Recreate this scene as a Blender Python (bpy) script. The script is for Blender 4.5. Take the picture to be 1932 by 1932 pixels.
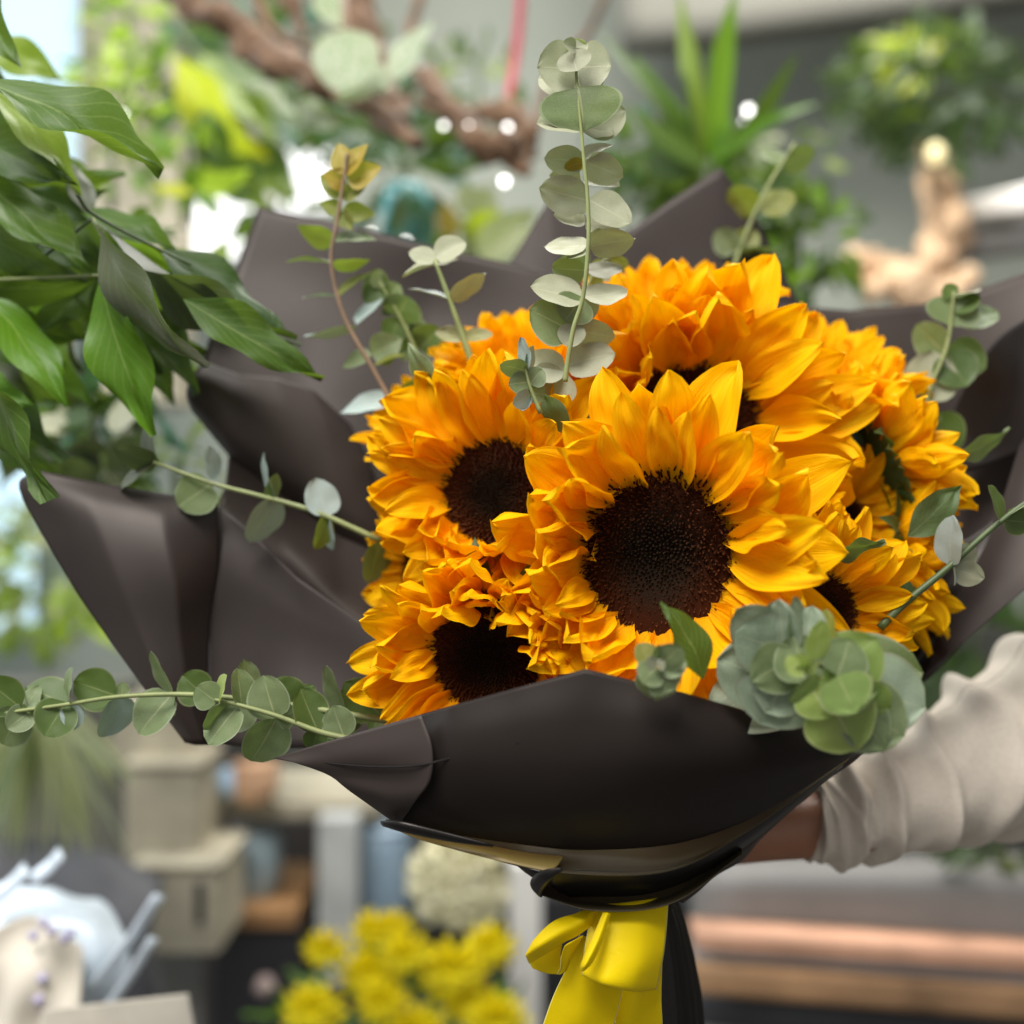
import bpy, math, random
from mathutils import Vector, Matrix, Quaternion, noise
R=math.radians
scene=bpy.context.scene
for o in list(bpy.data.objects): bpy.data.objects.remove(o)
COL=scene.collection
# ------------------------------------------------------------------ camera, world, lamps, exposure
CAMZ=1.40
cam=bpy.data.cameras.new('camera'); camo=bpy.data.objects.new('camera',cam); COL.objects.link(camo)
camo.location=(0,0,CAMZ); camo.rotation_euler=(R(90),0,0)
cam.sensor_width=36; cam.lens=18/math.tan(R(25)); cam.clip_end=100; cam.clip_start=.02
cam.dof.use_dof=True; cam.dof.focus_distance=.573; cam.dof.aperture_fstop=2.6
scene.camera=camo
w=bpy.data.worlds.new('World'); scene.world=w; w.use_nodes=True
bgn=w.node_tree.nodes['Background']; bgn.inputs[0].default_value=(.97,.985,1,1); bgn.inputs[1].default_value=.46
def lamp(name,loc,target,size,size_y,energy,col):
    l=bpy.data.lights.new(name,'AREA'); l.shape='RECTANGLE'; l.size=size; l.size_y=size_y; l.energy=energy; l.color=col
    o=bpy.data.objects.new(name,l); COL.objects.link(o); o.location=loc
    o.rotation_euler=(Vector(target)-Vector(loc)).to_track_quat('-Z','Y').to_euler(); return o
lamp('skylight_lamp',(-.5,-.35,3.1),(0,.6,1.4),1.3,1.0,80,(1,.985,.95))
lamp('window_lamp',(-2.6,1.6,2.5),(0,.9,1.4),1.2,1.6,48,(.88,.95,1))
lamp('added_shop_fill',(.5,2.0,3.5),(.3,2.6,0.8),1.6,.8,90,(1,.98,.92))  # unseen area light added to brighten the back of the shop
scene.view_settings.view_transform='Standard'; scene.view_settings.look='None'
scene.view_settings.exposure=0; scene.view_settings.gamma=1

# ------------------------------------------------------------------ helpers
FV=966/math.tan(R(25))
def P(x,y,d): return Vector(((x-966)/FV*d, d, CAMZ-(y-966)/FV*d))
def S(px,d): return px/FV*d
rnd=random.Random(7)
def U(a,b): return rnd.uniform(a,b)
def thing(name,label,cat,loc,group=None,kind=None):
    o=bpy.data.objects.new(name,None); COL.objects.link(o); o.location=loc; o.empty_display_size=.02
    o['label']=label; o['category']=cat
    if group:o['group']=group
    if kind:o['kind']=kind
    return o
def tag(o,label,cat,group=None,kind=None):
    o['label']=label; o['category']=cat
    if group:o['group']=group
    if kind:o['kind']=kind
    return o
def rootloc(p):
    v=Vector((0,0,0))
    while p is not None: v=v+p.location; p=p.parent
    return v
def mesh(name,v,f,uv=None,smooth=True):
    m=bpy.data.meshes.new(name); m.from_pydata([tuple(q) for q in v],[],f)
    if uv:
        l=m.uv_layers.new(name='UVMap')
        for i,lp in enumerate(m.loops): l.data[i].uv=uv[lp.vertex_index]
    if smooth: m.polygons.foreach_set('use_smooth',[True]*len(m.polygons))
    m.materials.append(None); m.update(); return m
def obj(name,me,mat,parent=None,M=None):
    """link one object; M is its world matrix (or the mesh is already in world space)"""
    o=bpy.data.objects.new(name,me); COL.objects.link(o)
    o.material_slots[0].link='OBJECT'; o.material_slots[0].material=mat
    M=M or Matrix.Identity(4)
    if parent is not None:
        o.parent=parent
        pl=o.parent
        # parents carry location only, or are parts with full matrices
        Mp=Matrix.Identity(4); ch=[]
        while pl is not None: ch.append(pl.matrix_basis.copy()); pl=pl.parent
        for b in reversed(ch): Mp=Mp@b
        M=Mp.inverted()@M
    o.matrix_basis=M
    return o
def grid(nu,nv,off=0):
    return [(off+i*nv+j,off+i*nv+j+1,off+(i+1)*nv+j+1,off+(i+1)*nv+j) for i in range(nu-1) for j in range(nv-1)]
def cr(p0,p1,p2,p3,t):
    return .5*((2*p1)+(-p0+p2)*t+(2*p0-5*p1+4*p2-p3)*t*t+(-p0+3*p1-3*p2+p3)*t**3)
def curve(pts,n,lin=False):
    k=len(pts); out=[]
    for i in range(n+1):
        s=i/n*(k-1); a=min(int(s),k-2); t=s-a
        p1,p2=pts[a],pts[a+1]
        if lin: out.append(p1.lerp(p2,t)); continue
        p0=pts[a-1] if a>0 else p1*2-p2; p3=pts[a+2] if a+2<k else p2*2-p1
        out.append(cr(p0,p1,p2,p3,t))
    return out
def sheetmesh(rows,nu=30,nv=40,linr=(),amp=0,fr=12,seed=0,lin=False):
    R_=[curve([Vector(q) for q in r],nv,(i in linr) or lin) for i,r in enumerate(rows)]
    cols=[curve([r[j] for r in R_],nu) for j in range(nv+1)]
    v=[];uv=[]
    for i in range(nu+1):
        for j in range(nv+1):
            q=cols[j][i]; p=P(*q)
            if amp:
                p.y+=amp*noise.noise(Vector((p.x*fr+seed,p.z*fr*.6,p.x*3)))
            v.append(p); uv.append((j/nv,i/nu))
    return mesh('sheet',v,grid(nu+1,nv+1),uv)
def sheet(name,rows,mat,parent=None,thick=.0005,**k):
    o=obj(name,sheetmesh(rows,**k),mat,parent)
    m=o.modifiers.new('thick','SOLIDIFY'); m.thickness=thick; m.offset=0
    return o
def tubemesh(pts,rad,n=10,sub=0,rough=0,fr=30,cap=True,flat=1,seed=0):
    pts=[Vector(p) for p in pts]
    if sub:
        m=(len(pts)-1)*sub; rv=curve([Vector((r,0,0)) for r in rad],m); pts=curve(pts,m); rad=[q.x for q in rv]
    v=[];uv=[];k=len(pts); up=None
    for i,p in enumerate(pts):
        t=(pts[min(i+1,k-1)]-pts[max(i-1,0)]).normalized()
        if up is None:
            up=t.orthogonal().normalized()
        up=(up-t*up.dot(t)).normalized(); b=t.cross(up)
        for j in range(n):
            a=2*math.pi*j/n; q=up*math.cos(a)+b*math.sin(a)*flat
            r=rad[i]
            if rough:
                w0=p+q*r; r*=1+rough*(noise.noise(w0*fr+Vector((seed,0,0)))+.45*noise.noise(w0*fr*3.1)+.2*noise.noise(w0*fr*8))
            v.append(p+q*r); uv.append((j/n,i/k))
    f=[(i*n+j,i*n+(j+1)%n,(i+1)*n+(j+1)%n,(i+1)*n+j) for i in range(k-1) for j in range(n)]
    if cap: f+= [tuple(range(n))[::-1],tuple(range((k-1)*n,k*n))]
    return mesh('tube',v,f,uv)
def boxmesh(c,s,rz=0,bev=.0):
    x,y,z=s[0]/2,s[1]/2,s[2]/2; M=Matrix.Translation(c)@Matrix.Rotation(rz,4,'Z')
    v=[M@Vector((a*x,b*y,e*z)) for a in(-1,1) for b in(-1,1) for e in(-1,1)]
    return mesh('box',v,[(0,1,3,2),(4,6,7,5),(0,4,5,1),(2,3,7,6),(0,2,6,4),(1,5,7,3)],[(0,0)]*8,False)
def box(name,c,s,mat,parent=None,rz=0,bev=.003):
    o=obj(name,boxmesh(c,s,rz),mat,parent)
    if bev: m=o.modifiers.new('b','BEVEL'); m.width=bev; m.segments=2
    return o

# ------------------------------------------------------------------ materials
def newmat(name):
    m=bpy.data.materials.new(name); m.use_nodes=True; n=m.node_tree
    return m,n,n.nodes['Principled BSDF'],n.nodes['Material Output']
def N(nt,t,**k):
    n=nt.nodes.new(t)
    for a,b in k.items(): setattr(n,a,b)
    return n
def ramp(nt,fac,stops):
    r=N(nt,'ShaderNodeValToRGB'); e=r.color_ramp.elements
    while len(e)<len(stops): e.new(.5)
    for i,(p,c) in enumerate(stops): e[i].position=p; e[i].color=(*c,1)
    nt.links.new(fac,r.inputs[0]); return r.outputs[0]
def mixc(nt,f,a,b,mode='MIX'):
    m=N(nt,'ShaderNodeMix',data_type='RGBA',blend_type=mode)
    for s,x in((0,f),(6,a),(7,b)):
        if isinstance(x,(int,float)): m.inputs[s].default_value=x
        elif isinstance(x,tuple): m.inputs[s].default_value=(*x,1)
        else: nt.links.new(x,m.inputs[s])
    return m.outputs[2]
def math_(nt,op,a,b=0,c=0):
    m=N(nt,'ShaderNodeMath',operation=op)
    for i,x in enumerate((a,b,c)):
        if isinstance(x,(int,float)): m.inputs[i].default_value=x
        else: nt.links.new(x,m.inputs[i])
    return m.outputs[0]
def noisetex(nt,scale,detail=4,coord=None,rough=.55,vec=None):
    n=N(nt,'ShaderNodeTexNoise'); n.inputs['Scale'].default_value=scale; n.inputs['Detail'].default_value=detail; n.inputs['Roughness'].default_value=rough
    if vec is None:
        tc=N(nt,'ShaderNodeTexCoord'); vec=tc.outputs[coord or 'Object']
    nt.links.new(vec,n.inputs['Vector']); return n.outputs[0]
def bump(nt,b,h,strength=.3,dist=.001):
    n=N(nt,'ShaderNodeBump'); n.inputs['Strength'].default_value=strength; n.inputs['Distance'].default_value=dist
    nt.links.new(h,n.inputs['Height']); nt.links.new(n.outputs[0],b.inputs['Normal']); return n
def translucent(nt,b,out,color,f):
    t=N(nt,'ShaderNodeBsdfTranslucent'); mx=N(nt,'ShaderNodeMixShader'); mx.inputs[0].default_value=f
    if isinstance(color,tuple): t.inputs[0].default_value=(*color,1)
    else: nt.links.new(color,t.inputs[0])
    nt.links.new(b.outputs[0],mx.inputs[1]); nt.links.new(t.outputs[0],mx.inputs[2]); nt.links.new(mx.outputs[0],out.inputs[0])
def plain(name,c,rough=.6,metal=0,var=.25,scale=8,bmp=.15,spec=.5,emit=None):
    m,nt,b,o=newmat(name)
    nz=noisetex(nt,scale)
    c2=tuple(x*(1-var) for x in c); c3=tuple(min(1,x*(1+var)) for x in c)
    nt.links.new(ramp(nt,nz,[(.3,c2),(.7,c3)]),b.inputs['Base Color'])
    b.inputs['Roughness'].default_value=rough; b.inputs['Metallic'].default_value=metal; b.inputs['Specular IOR Level'].default_value=spec
    if bmp: bump(nt,b,nz,bmp,.002)
    if emit: b.inputs['Emission Color'].default_value=(*emit[0],1); b.inputs['Emission Strength'].default_value=emit[1]
    return m
def uvxy(nt):
    tc=N(nt,'ShaderNodeTexCoord'); s=N(nt,'ShaderNodeSeparateXYZ'); nt.links.new(tc.outputs['UV'],s.inputs[0]); return tc.outputs['UV'],s.outputs[0],s.outputs[1]
def petalmat():
    m,nt,b,o=newmat('sunflower_petal')
    uv,u,v=uvxy(nt)                       # u along, v across
    mp=N(nt,'ShaderNodeMapping'); mp.inputs['Scale'].default_value=(1.3,11,1); nt.links.new(uv,mp.inputs[0])
    oi=N(nt,'ShaderNodeObjectInfo')
    ad=N(nt,'ShaderNodeVectorMath',operation='ADD'); nt.links.new(mp.outputs[0],ad.inputs[0])
    cb=N(nt,'ShaderNodeCombineXYZ'); nt.links.new(math_(nt,'MULTIPLY',oi.outputs['Random'],40),cb.inputs[2]); nt.links.new(cb.outputs[0],ad.inputs[1])
    st=noisetex(nt,1.6,3,vec=ad.outputs[0],rough=.6)
    mp2=N(nt,'ShaderNodeMapping'); mp2.inputs['Scale'].default_value=(2.2,40,1); nt.links.new(uv,mp2.inputs[0])
    fine=noisetex(nt,1.5,3,vec=mp2.outputs[0])
    c=ramp(nt,u,[(0,(.93,.34,.0003)),(.3,(1,.48,.0003)),(.8,(1,.56,.0006)),(1,(1,.62,.002))])
    c=mixc(nt,ramp(nt,st,[(.38,(.55,)*3),(.58,(0,)*3)]),c,(.92,.39,.0005))
    c=mixc(nt,math_(nt,'MULTIPLY',oi.outputs['Random'],.35),c,(1,.63,.001))
    nt.links.new(c,b.inputs['Base Color']); b.inputs['Roughness'].default_value=.6; b.inputs['Specular IOR Level'].default_value=.12
    h=math_(nt,'ADD',st,math_(nt,'MULTIPLY',fine,.35))
    bump(nt,b,h,.55,.0022)
    translucent(nt,b,o,mixc(nt,1,c,(1,.93,.7),'MULTIPLY'),.34)
    return m
def leafmat(name,c,c2,vein,rough=.5,tr=.25,veinw=.035,side=True,spec=.5,bloom=0,redge=None):
    m,nt,b,o=newmat(name); uv,u,v=uvxy(nt)
    oi=N(nt,'ShaderNodeObjectInfo')
    nz=noisetex(nt,55,5)
    col=mixc(nt,ramp(nt,nz,[(.35,(0,)*3),(.68,(1,)*3)]),c,c2)
    col=mixc(nt,math_(nt,'MULTIPLY',oi.outputs['Random'],.5),col,c2)
    dv=math_(nt,'ABSOLUTE',math_(nt,'SUBTRACT',v,.5))
    mid=math_(nt,'LESS_THAN',dv,math_(nt,'MULTIPLY_ADD',u,-veinw*.45,veinw*.6))
    if side:
        s=math_(nt,'FRACT',math_(nt,'MULTIPLY',math_(nt,'SUBTRACT',u,math_(nt,'MULTIPLY',dv,.75)),8.5))
        sv=math_(nt,'LESS_THAN',math_(nt,'ABSOLUTE',math_(nt,'SUBTRACT',s,.5)),.06)
        sv=math_(nt,'MULTIPLY',sv,.45); mask=math_(nt,'MAXIMUM',mid,sv)
    else: mask=mid
    col=mixc(nt,math_(nt,'MULTIPLY',mask,.7),col,vein)
    if redge:
        e=math_(nt,'GREATER_THAN',math_(nt,'MULTIPLY_ADD',dv,2,0),.93); col=mixc(nt,math_(nt,'MULTIPLY',e,.7),col,redge)
    bl=noisetex(nt,9,6,rough=.7); col=mixc(nt,ramp(nt,bl,[(.60,(0,)*3),(.72,(.45,)*3)]),col,tuple(x*.55+.03 for x in c))
    nt.links.new(col,b.inputs['Base Color']); b.inputs['Roughness'].default_value=rough; b.inputs['Specular IOR Level'].default_value=spec
    h=math_(nt,'ADD',math_(nt,'MULTIPLY',mask,-.8),math_(nt,'MULTIPLY',nz,.5)); bump(nt,b,h,.35,.0012)
    translucent(nt,b,o,mixc(nt,.6,col,(.32,.5,.04)),tr)
    return m
M_pet=petalmat()
M_esil=leafmat('eucalyptus_silver',(.27,.28,.18),(.38,.38,.26),(.46,.44,.30),.55,.12,.04,False)
M_egrn=leafmat('eucalyptus_green',(.11,.16,.06),(.20,.24,.115),(.36,.38,.20),.5,.18,.04,False,redge=(.30,.34,.22))
M_eros=leafmat('eucalyptus_dusty',(.15,.21,.12),(.28,.33,.24),(.40,.42,.28),.6,.12,.03,False,redge=(.22,.22,.15))
M_egl=leafmat('eucalyptus_fresh',(.16,.26,.05),(.26,.34,.11),(.42,.46,.2),.5,.25,.03,False,redge=(.4,.4,.2))
M_edrk=leafmat('eucalyptus_dark',(.055,.095,.02),(.085,.13,.03),(.22,.25,.10),.5,.2,.04,False,redge=(.2,.22,.1))
M_eblu=leafmat('eucalyptus_bluish',(.24,.31,.29),(.36,.43,.40),(.42,.45,.38),.5,.1,.04,False)
M_elim=leafmat('eucalyptus_lime',(.26,.36,.06),(.33,.40,.12),(.5,.52,.25),.45,.3,.04,False,redge=(.45,.5,.22))
M_eora=leafmat('eucalyptus_orange',(.42,.20,.02),(.30,.26,.03),(.5,.35,.1),.5,.3,.04,False)
M_eoli=leafmat('eucalyptus_olive',(.14,.16,.02),(.20,.20,.03),(.3,.28,.1),.5,.3,.04,False)
M_lgrn=leafmat('leaf_green',(.036,.082,.009),(.058,.112,.013),(.20,.27,.08),.5,.3,spec=.3)
M_ldrk=leafmat('leaf_dark',(.022,.05,.012),(.035,.075,.016),(.10,.15,.05),.48,.2,spec=.3)
M_lbri=leafmat('leaf_bright',(.075,.19,.008),(.10,.24,.01),(.3,.42,.1),.45,.45)
M_lpur=leafmat('leaf_dull',(.05,.065,.035),(.075,.08,.05),(.14,.16,.09),.5,.15)
M_loli=leafmat('leaf_olive',(.13,.2,.015),(.19,.26,.03),(.3,.38,.1),.45,.35)
M_llim=leafmat('leaf_lime',(.38,.60,.02),(.55,.72,.05),(.5,.6,.2),.5,.45)
M_lyel=leafmat('leaf_yellow',(.85,.72,.005),(.38,.50,.005),(.6,.6,.2),.5,.45)
M_lwhi=leafmat('leaf_variegated',(.40,.43,.32),(.58,.60,.48),(.16,.28,.12),.5,.3,.05)
nt=M_lwhi.node_tree; b=nt.nodes['Principled BSDF']; src=b.inputs['Base Color'].links[0].from_socket
vo=N(nt,'ShaderNodeTexVoronoi',feature='DISTANCE_TO_EDGE'); vo.inputs['Scale'].default_value=9; tc=N(nt,'ShaderNodeTexCoord'); nt.links.new(tc.outputs['UV'],vo.inputs['Vector'])
nt.links.new(mixc(nt,ramp(nt,vo.outputs['Distance'],[(.02,(.8,)*3),(.11,(0,)*3)]),src,(.16,.26,.13)),b.inputs['Base Color'])
M_ltea=leafmat('leaf_teal',(.02,.09,.055),(.04,.14,.09),(.1,.2,.15),.35,.15)
M_lpal=leafmat('leaf_pale_strap',(.30,.33,.17),(.45,.47,.27),(.5,.5,.3),.5,.3,side=False)
M_lfar=leafmat('leaf_far_dark',(.035,.055,.03),(.055,.085,.04),(.1,.12,.06),.6,.2)
M_brct=leafmat('sunflower_bract',(.028,.065,.018),(.05,.10,.025),(.09,.15,.05),.6,.2,side=False)
M_sfl=leafmat('sunflower_leaf',(.05,.10,.025),(.09,.14,.05),(.15,.2,.09),.55,.25)
M_stem=plain('green_stem',(.22,.25,.09),.5,scale=60)
M_sbrn=plain('brown_stem',(.20,.13,.08),.55,scale=60)
M_sgrn=plain('dark_stem',(.06,.09,.025),.5,scale=60)
def diskmat():
    m,nt,b,o=newmat('sunflower_disk')
    uv,u,v=uvxy(nt); nz=noisetex(nt,140,3)
    c=ramp(nt,u,[(0,(.006,.006,.003)),(.38,(.008,.006,.003)),(.6,(.026,.007,.002)),(.86,(.045,.010,.003)),(1,(.03,.007,.002))])
    c=mixc(nt,ramp(nt,nz,[(.45,(0,)*3),(.75,(.6,)*3)]),c,(.075,.02,.006))
    tip=mixc(nt,math_(nt,'MULTIPLY',v,.55),c,(.16,.05,.015))
    nt.links.new(mixc(nt,ramp(nt,u,[(.3,(0,)*3),(.7,(1,)*3)]),c,tip),b.inputs['Base Color']); b.inputs['Roughness'].default_value=.75; b.inputs['Specular IOR Level'].default_value=.08
    return m
M_disk=diskmat()
def papermat(name,c,rough,spec=.30):
    m,nt,b,o=newmat(name)
    big=noisetex(nt,9,3); fine=noisetex(nt,420,2)
    col=mixc(nt,ramp(nt,big,[(.35,(0,)*3),(.7,(1,)*3)]),c,tuple(x*1.25 for x in c))
    nt.links.new(col,b.inputs['Base Color'])
    nt.links.new(ramp(nt,big,[(.3,(rough-.05,)*3),(.7,(rough+.07,)*3)]),b.inputs['Roughness'])
    b.inputs['Specular IOR Level'].default_value=spec; b.inputs['Specular Tint'].default_value=(1,.89,.82,1)
    tc=N(nt,'ShaderNodeTexCoord'); wn=N(nt,'ShaderNodeTexNoise'); wn.inputs['Scale'].default_value=5; nt.links.new(tc.outputs['Object'],wn.inputs['Vector'])
    va=N(nt,'ShaderNodeVectorMath',operation='MULTIPLY_ADD'); nt.links.new(wn.outputs['Color'],va.inputs[0]); va.inputs[1].default_value=(.12,.12,.12); nt.links.new(tc.outputs['Object'],va.inputs[2])
    vo=N(nt,'ShaderNodeTexVoronoi',feature='DISTANCE_TO_EDGE'); vo.inputs['Scale'].default_value=8; nt.links.new(va.outputs[0],vo.inputs['Vector'])
    cr_=math_(nt,'MINIMUM',vo.outputs['Distance'],.10)
    h=math_(nt,'ADD',math_(nt,'ADD',math_(nt,'MULTIPLY',big,1),math_(nt,'MULTIPLY',fine,.012)),math_(nt,'MULTIPLY',cr_,math_(nt,'MULTIPLY',big,1.1))); bump(nt,b,h,.09,.006)
    return m
M_pap=papermat('charcoal_paper',(.026,.0205,.019),.45)
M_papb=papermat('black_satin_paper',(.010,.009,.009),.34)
M_papf=papermat('shaded_flap_paper',(.014,.0105,.009),.5,.2)  # darker copy of the wrap paper; the flap's shade put into its colour
M_papo=papermat('painted_olive_sheen_paper',(.048,.038,.020),.40)  # yellow reflection on the folds put into the paper's olive colour
M_pinn=papermat('taupe_inner_paper',(.034,.026,.023),.47)
def ribbonmat():
    m,nt,b,o=newmat('yellow_satin'); uv,u,v=uvxy(nt)
    mp=N(nt,'ShaderNodeMapping'); mp.inputs['Scale'].default_value=(3,260,1); nt.links.new(uv,mp.inputs[0])
    st=noisetex(nt,1,2,vec=mp.outputs[0]); nz=noisetex(nt,22,3)
    e=math_(nt,'ABSOLUTE',math_(nt,'SUBTRACT',u,.5)); edge=math_(nt,'GREATER_THAN',e,.488)
    col=mixc(nt,nz,(.84,.60,.003),(.93,.70,.005)); col=mixc(nt,edge,col,(.9,.8,.25))
    nt.links.new(col,b.inputs['Base Color']); b.inputs['Roughness'].default_value=.36; b.inputs['Sheen Weight'].default_value=.0; b.inputs['Specular IOR Level'].default_value=.3; b.inputs['Specular Tint'].default_value=(1,.9,.4,1)
    b.inputs['Anisotropic'].default_value=.5
    bump(nt,b,math_(nt,'ADD',nz,math_(nt,'MULTIPLY',st,.07)),.5,.004); translucent(nt,b,o,(.85,.6,.01),.15); return m
M_rib=ribbonmat()
M_skin=plain('skin',(.32,.135,.07),.5,var=.1,scale=30,bmp=.08); 
sb=M_skin.node_tree.nodes['Principled BSDF']; sb.inputs['Subsurface Weight'].default_value=.15; sb.inputs['Subsurface Radius'].default_value=(.01,.004,.002)
M_slv=plain('beige_cotton',(.64,.56,.465),.85,var=.05,scale=300,bmp=.15)
M_wood=plain('driftwood',(.14,.078,.042),.8,var=.5,scale=28,bmp=.8)
M_tan=plain('tan_driftwood',(.62,.42,.26),.8,var=.35,scale=14,bmp=.6)
M_wall=plain('sage_wall',(.29,.31,.265),.9,var=.08,scale=1.2,bmp=0)
M_wallr=plain('taupe_beam',(.17,.165,.14),.9,var=.06,scale=1.5,bmp=0)
M_floor=plain('dark_floor',(.07,.065,.06),.6,var=.3,scale=3)
M_white=plain('white_paint',(.80,.77,.73),.6,var=.05)
M_beige=plain('beige_crate_paint',(.40,.36,.27),.8,var=.35,scale=7)
M_dark=plain('black_plastic',(.025,.025,.028),.4,var=.2)
M_blue=plain('pale_blue_glaze',(.33,.42,.46),.3,var=.15)
M_teal=plain('teal_glass',(.12,.36,.38),.15,var=.4,scale=20)
M_oran=plain('orange_wood',(.36,.19,.08),.6,var=.2)
M_cop=plain('copper_board',(.62,.34,.22),.6,var=.4,scale=5)
M_bwood=plain('bench_wood',(.42,.24,.12),.7,var=.4,scale=6)
M_grey=plain('grey_panel',(.21,.20,.19),.6,var=.08)
M_mtl=plain('brushed_metal',(.45,.46,.47),.35,metal=.4,var=.1)
M_lgry=plain('light_grey_slab',(.45,.45,.43),.6,var=.1)
M_cream=plain('cream_blossom',(.78,.74,.52),.8,var=.25,scale=30)
M_yel=plain('yellow_blossom',(1,.80,.001),.6,var=.12,scale=30)
M_cel=plain('cellophane',(.62,.70,.78),.2,var=.15,scale=15)
M_celc=plain('cream_tissue',(.66,.60,.50),.7,var=.12,scale=20)
M_purp=plain('lilac_print',(.52,.48,.68),.7,var=.2,scale=20)
M_pink=plain('pink_stem',(.42,.05,.08),.6)
M_sky=plain('daylight_outside',(.2,.3,.35),.9,var=0,bmp=0,emit=((.62,.82,.95),1.05))
M_skyw=plain('bright_daylight_outside',(.3,.3,.3),.9,var=0,bmp=0,emit=((1,1,1),1.9))
M_bulb=plain('fairy_bulb',(.8,.8,.8),.3,var=0,bmp=0,emit=((1,.98,.93),5))
M_warm=plain('warm_bulb',(.8,.7,.4),.3,var=0,bmp=0,emit=((1,.85,.42),1.15))

# ------------------------------------------------------------------ leaf & petal meshes
def prof(t,kind):
    if kind=='round': return math.sin(math.pi*t**.80)**.55 if 0<t<1 else 0
    if kind=='ovate': return (math.sin(math.pi*t**.72)**.8)*(1-.25*t) if 0<t<1 else 0
    if kind=='lance': return (math.sin(math.pi*t**.86)**1.15) if 0<t<1 else 0
    if kind=='strap': return min(1,(t*6)**.7)*min(1,(1-t)*2.2)**.8 if t<1 else 0
    if kind=='petal':
        a=.34+.66*math.sin(min(1,t/.5)*math.pi/2)
        return a*(1-max(0,(t-.42)/.58)**2.1)**.72 if t<1 else 0
def blade(kind,nu=14,nv=9,width=1,curl=0,cup=0,mid=0,wav=0,groove=0,crump=0,tipc=0,seed=0,fold=0,twist=0):
    """leaf or petal: length 1 along +X, width across Y, upper face +Z"""
    rr=random.Random(seed); v=[];uv=[]
    x=z=0; th=-curl*.5; ph=[rr.uniform(0,6.28) for _ in range(6)]
    for i in range(nu+1):
        t=i/nu
        if i>0:
            dth=curl/nu+(tipc/nu*max(0,(t-.6)/.4)*3)
            th+=dth; x+=math.cos(th)/nu; z+=math.sin(th)/nu
        w_=max(prof(t,kind),.004)*width/2
        sway=.02*math.sin(t*4+ph[4])*(1 if kind!='round' else .3)
        tw=twist*t
        for j in range(nv+1):
            s=j/nv*2-1
            f_=fold*s
            y=s*w_*(math.cos(fold*abs(s)*.9))
            zz=w_*abs(s)**1.6*(cup+fold*.9)+abs(s)*w_*mid
            zz+=wav*abs(s)**2*math.sin(t*9+ph[0]+(1.7 if s>0 else 0))*(.3+t)*math.sin(math.pi*min(1,t*1.1))
            if groove: zz+=groove*math.cos(s*math.pi*3.0+ph[1])*(math.sin(math.pi*min(1,t*1.02))**.5)*w_*2*(1-.5*abs(s))
            if crump: zz+=crump*noise.noise(Vector((t*3.5+seed*3.1,s*1.6,seed)))*(t**.7)
            nx,nz=-math.sin(th),math.cos(th)
            yy=y*math.cos(tw)-zz*math.sin(tw); z2=y*math.sin(tw)+zz*math.cos(tw)
            v.append((x+nx*z2,yy+sway,z+nz*z2)); uv.append((t,j/nv))
    L=math.hypot(v[-1][0],v[-1][2]); 
    return mesh(kind,v,grid(nu+1,nv+1),uv)
PET=[blade('petal',16,12,width=rnd.uniform(.38,.50),curl=rnd.uniform(-.35,.75),cup=rnd.uniform(.05,.45),groove=rnd.uniform(.03,.055),
      wav=rnd.uniform(.01,.035),crump=rnd.uniform(.05,.12),tipc=rnd.uniform(-.9,1.0),seed=i,fold=rnd.uniform(0,.45),twist=rnd.uniform(-.35,.35)) for i in range(16)]
PETC=[blade('petal',18,12,width=rnd.uniform(.55,.68),curl=rnd.uniform(.5,1.3),cup=rnd.uniform(.2,.55),groove=.05,wav=.04,crump=rnd.uniform(.08,.16),
      tipc=rnd.uniform(-.8,1.4),seed=40+i,fold=rnd.uniform(.05,.35),twist=rnd.uniform(-.6,.6)) for i in range(10)]
ROUND=[blade('round',12,10,width=1,curl=rnd.uniform(-.5,.5),cup=rnd.uniform(0,.25),mid=rnd.uniform(0,.12),wav=.02,crump=.05,seed=80+i) for i in range(6)]
OVAT=[blade('ovate',14,10,width=.8,curl=rnd.uniform(-.6,.3),cup=rnd.uniform(0,.25),mid=.12,wav=.02,crump=.04,seed=90+i) for i in range(4)]
LANC=[blade('lance',20,10,width=.42,curl=rnd.uniform(-.9,-.15),cup=rnd.uniform(-.1,.2),mid=rnd.uniform(.15,.35),wav=.10,crump=.09,seed=100+i) for i in range(6)]
STRP=[blade('strap',16,4,width=.08,curl=c,cup=.3,mid=.3,seed=110+i) for i,c in enumerate((-1.3,-.8,-.3,-.1,-1.8))]
BRCT=[blade('lance',8,4,width=.38,curl=c,cup=.3,seed=120+i) for i,c in enumerate((-.9,-.4,.3,-1.5))]
WR={}
for ms_,q_ in ((LANC,.42),(STRP,.08),(OVAT,.8)):
    for m_ in ms_: WR[m_.name]=q_
FLAT=[blade('round',12,12,width=1,curl=rnd.uniform(-.25,.25),cup=rnd.uniform(-.06,.1),mid=rnd.uniform(0,.08),wav=.025,crump=.06,seed=180+i) for i in range(6)]
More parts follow.
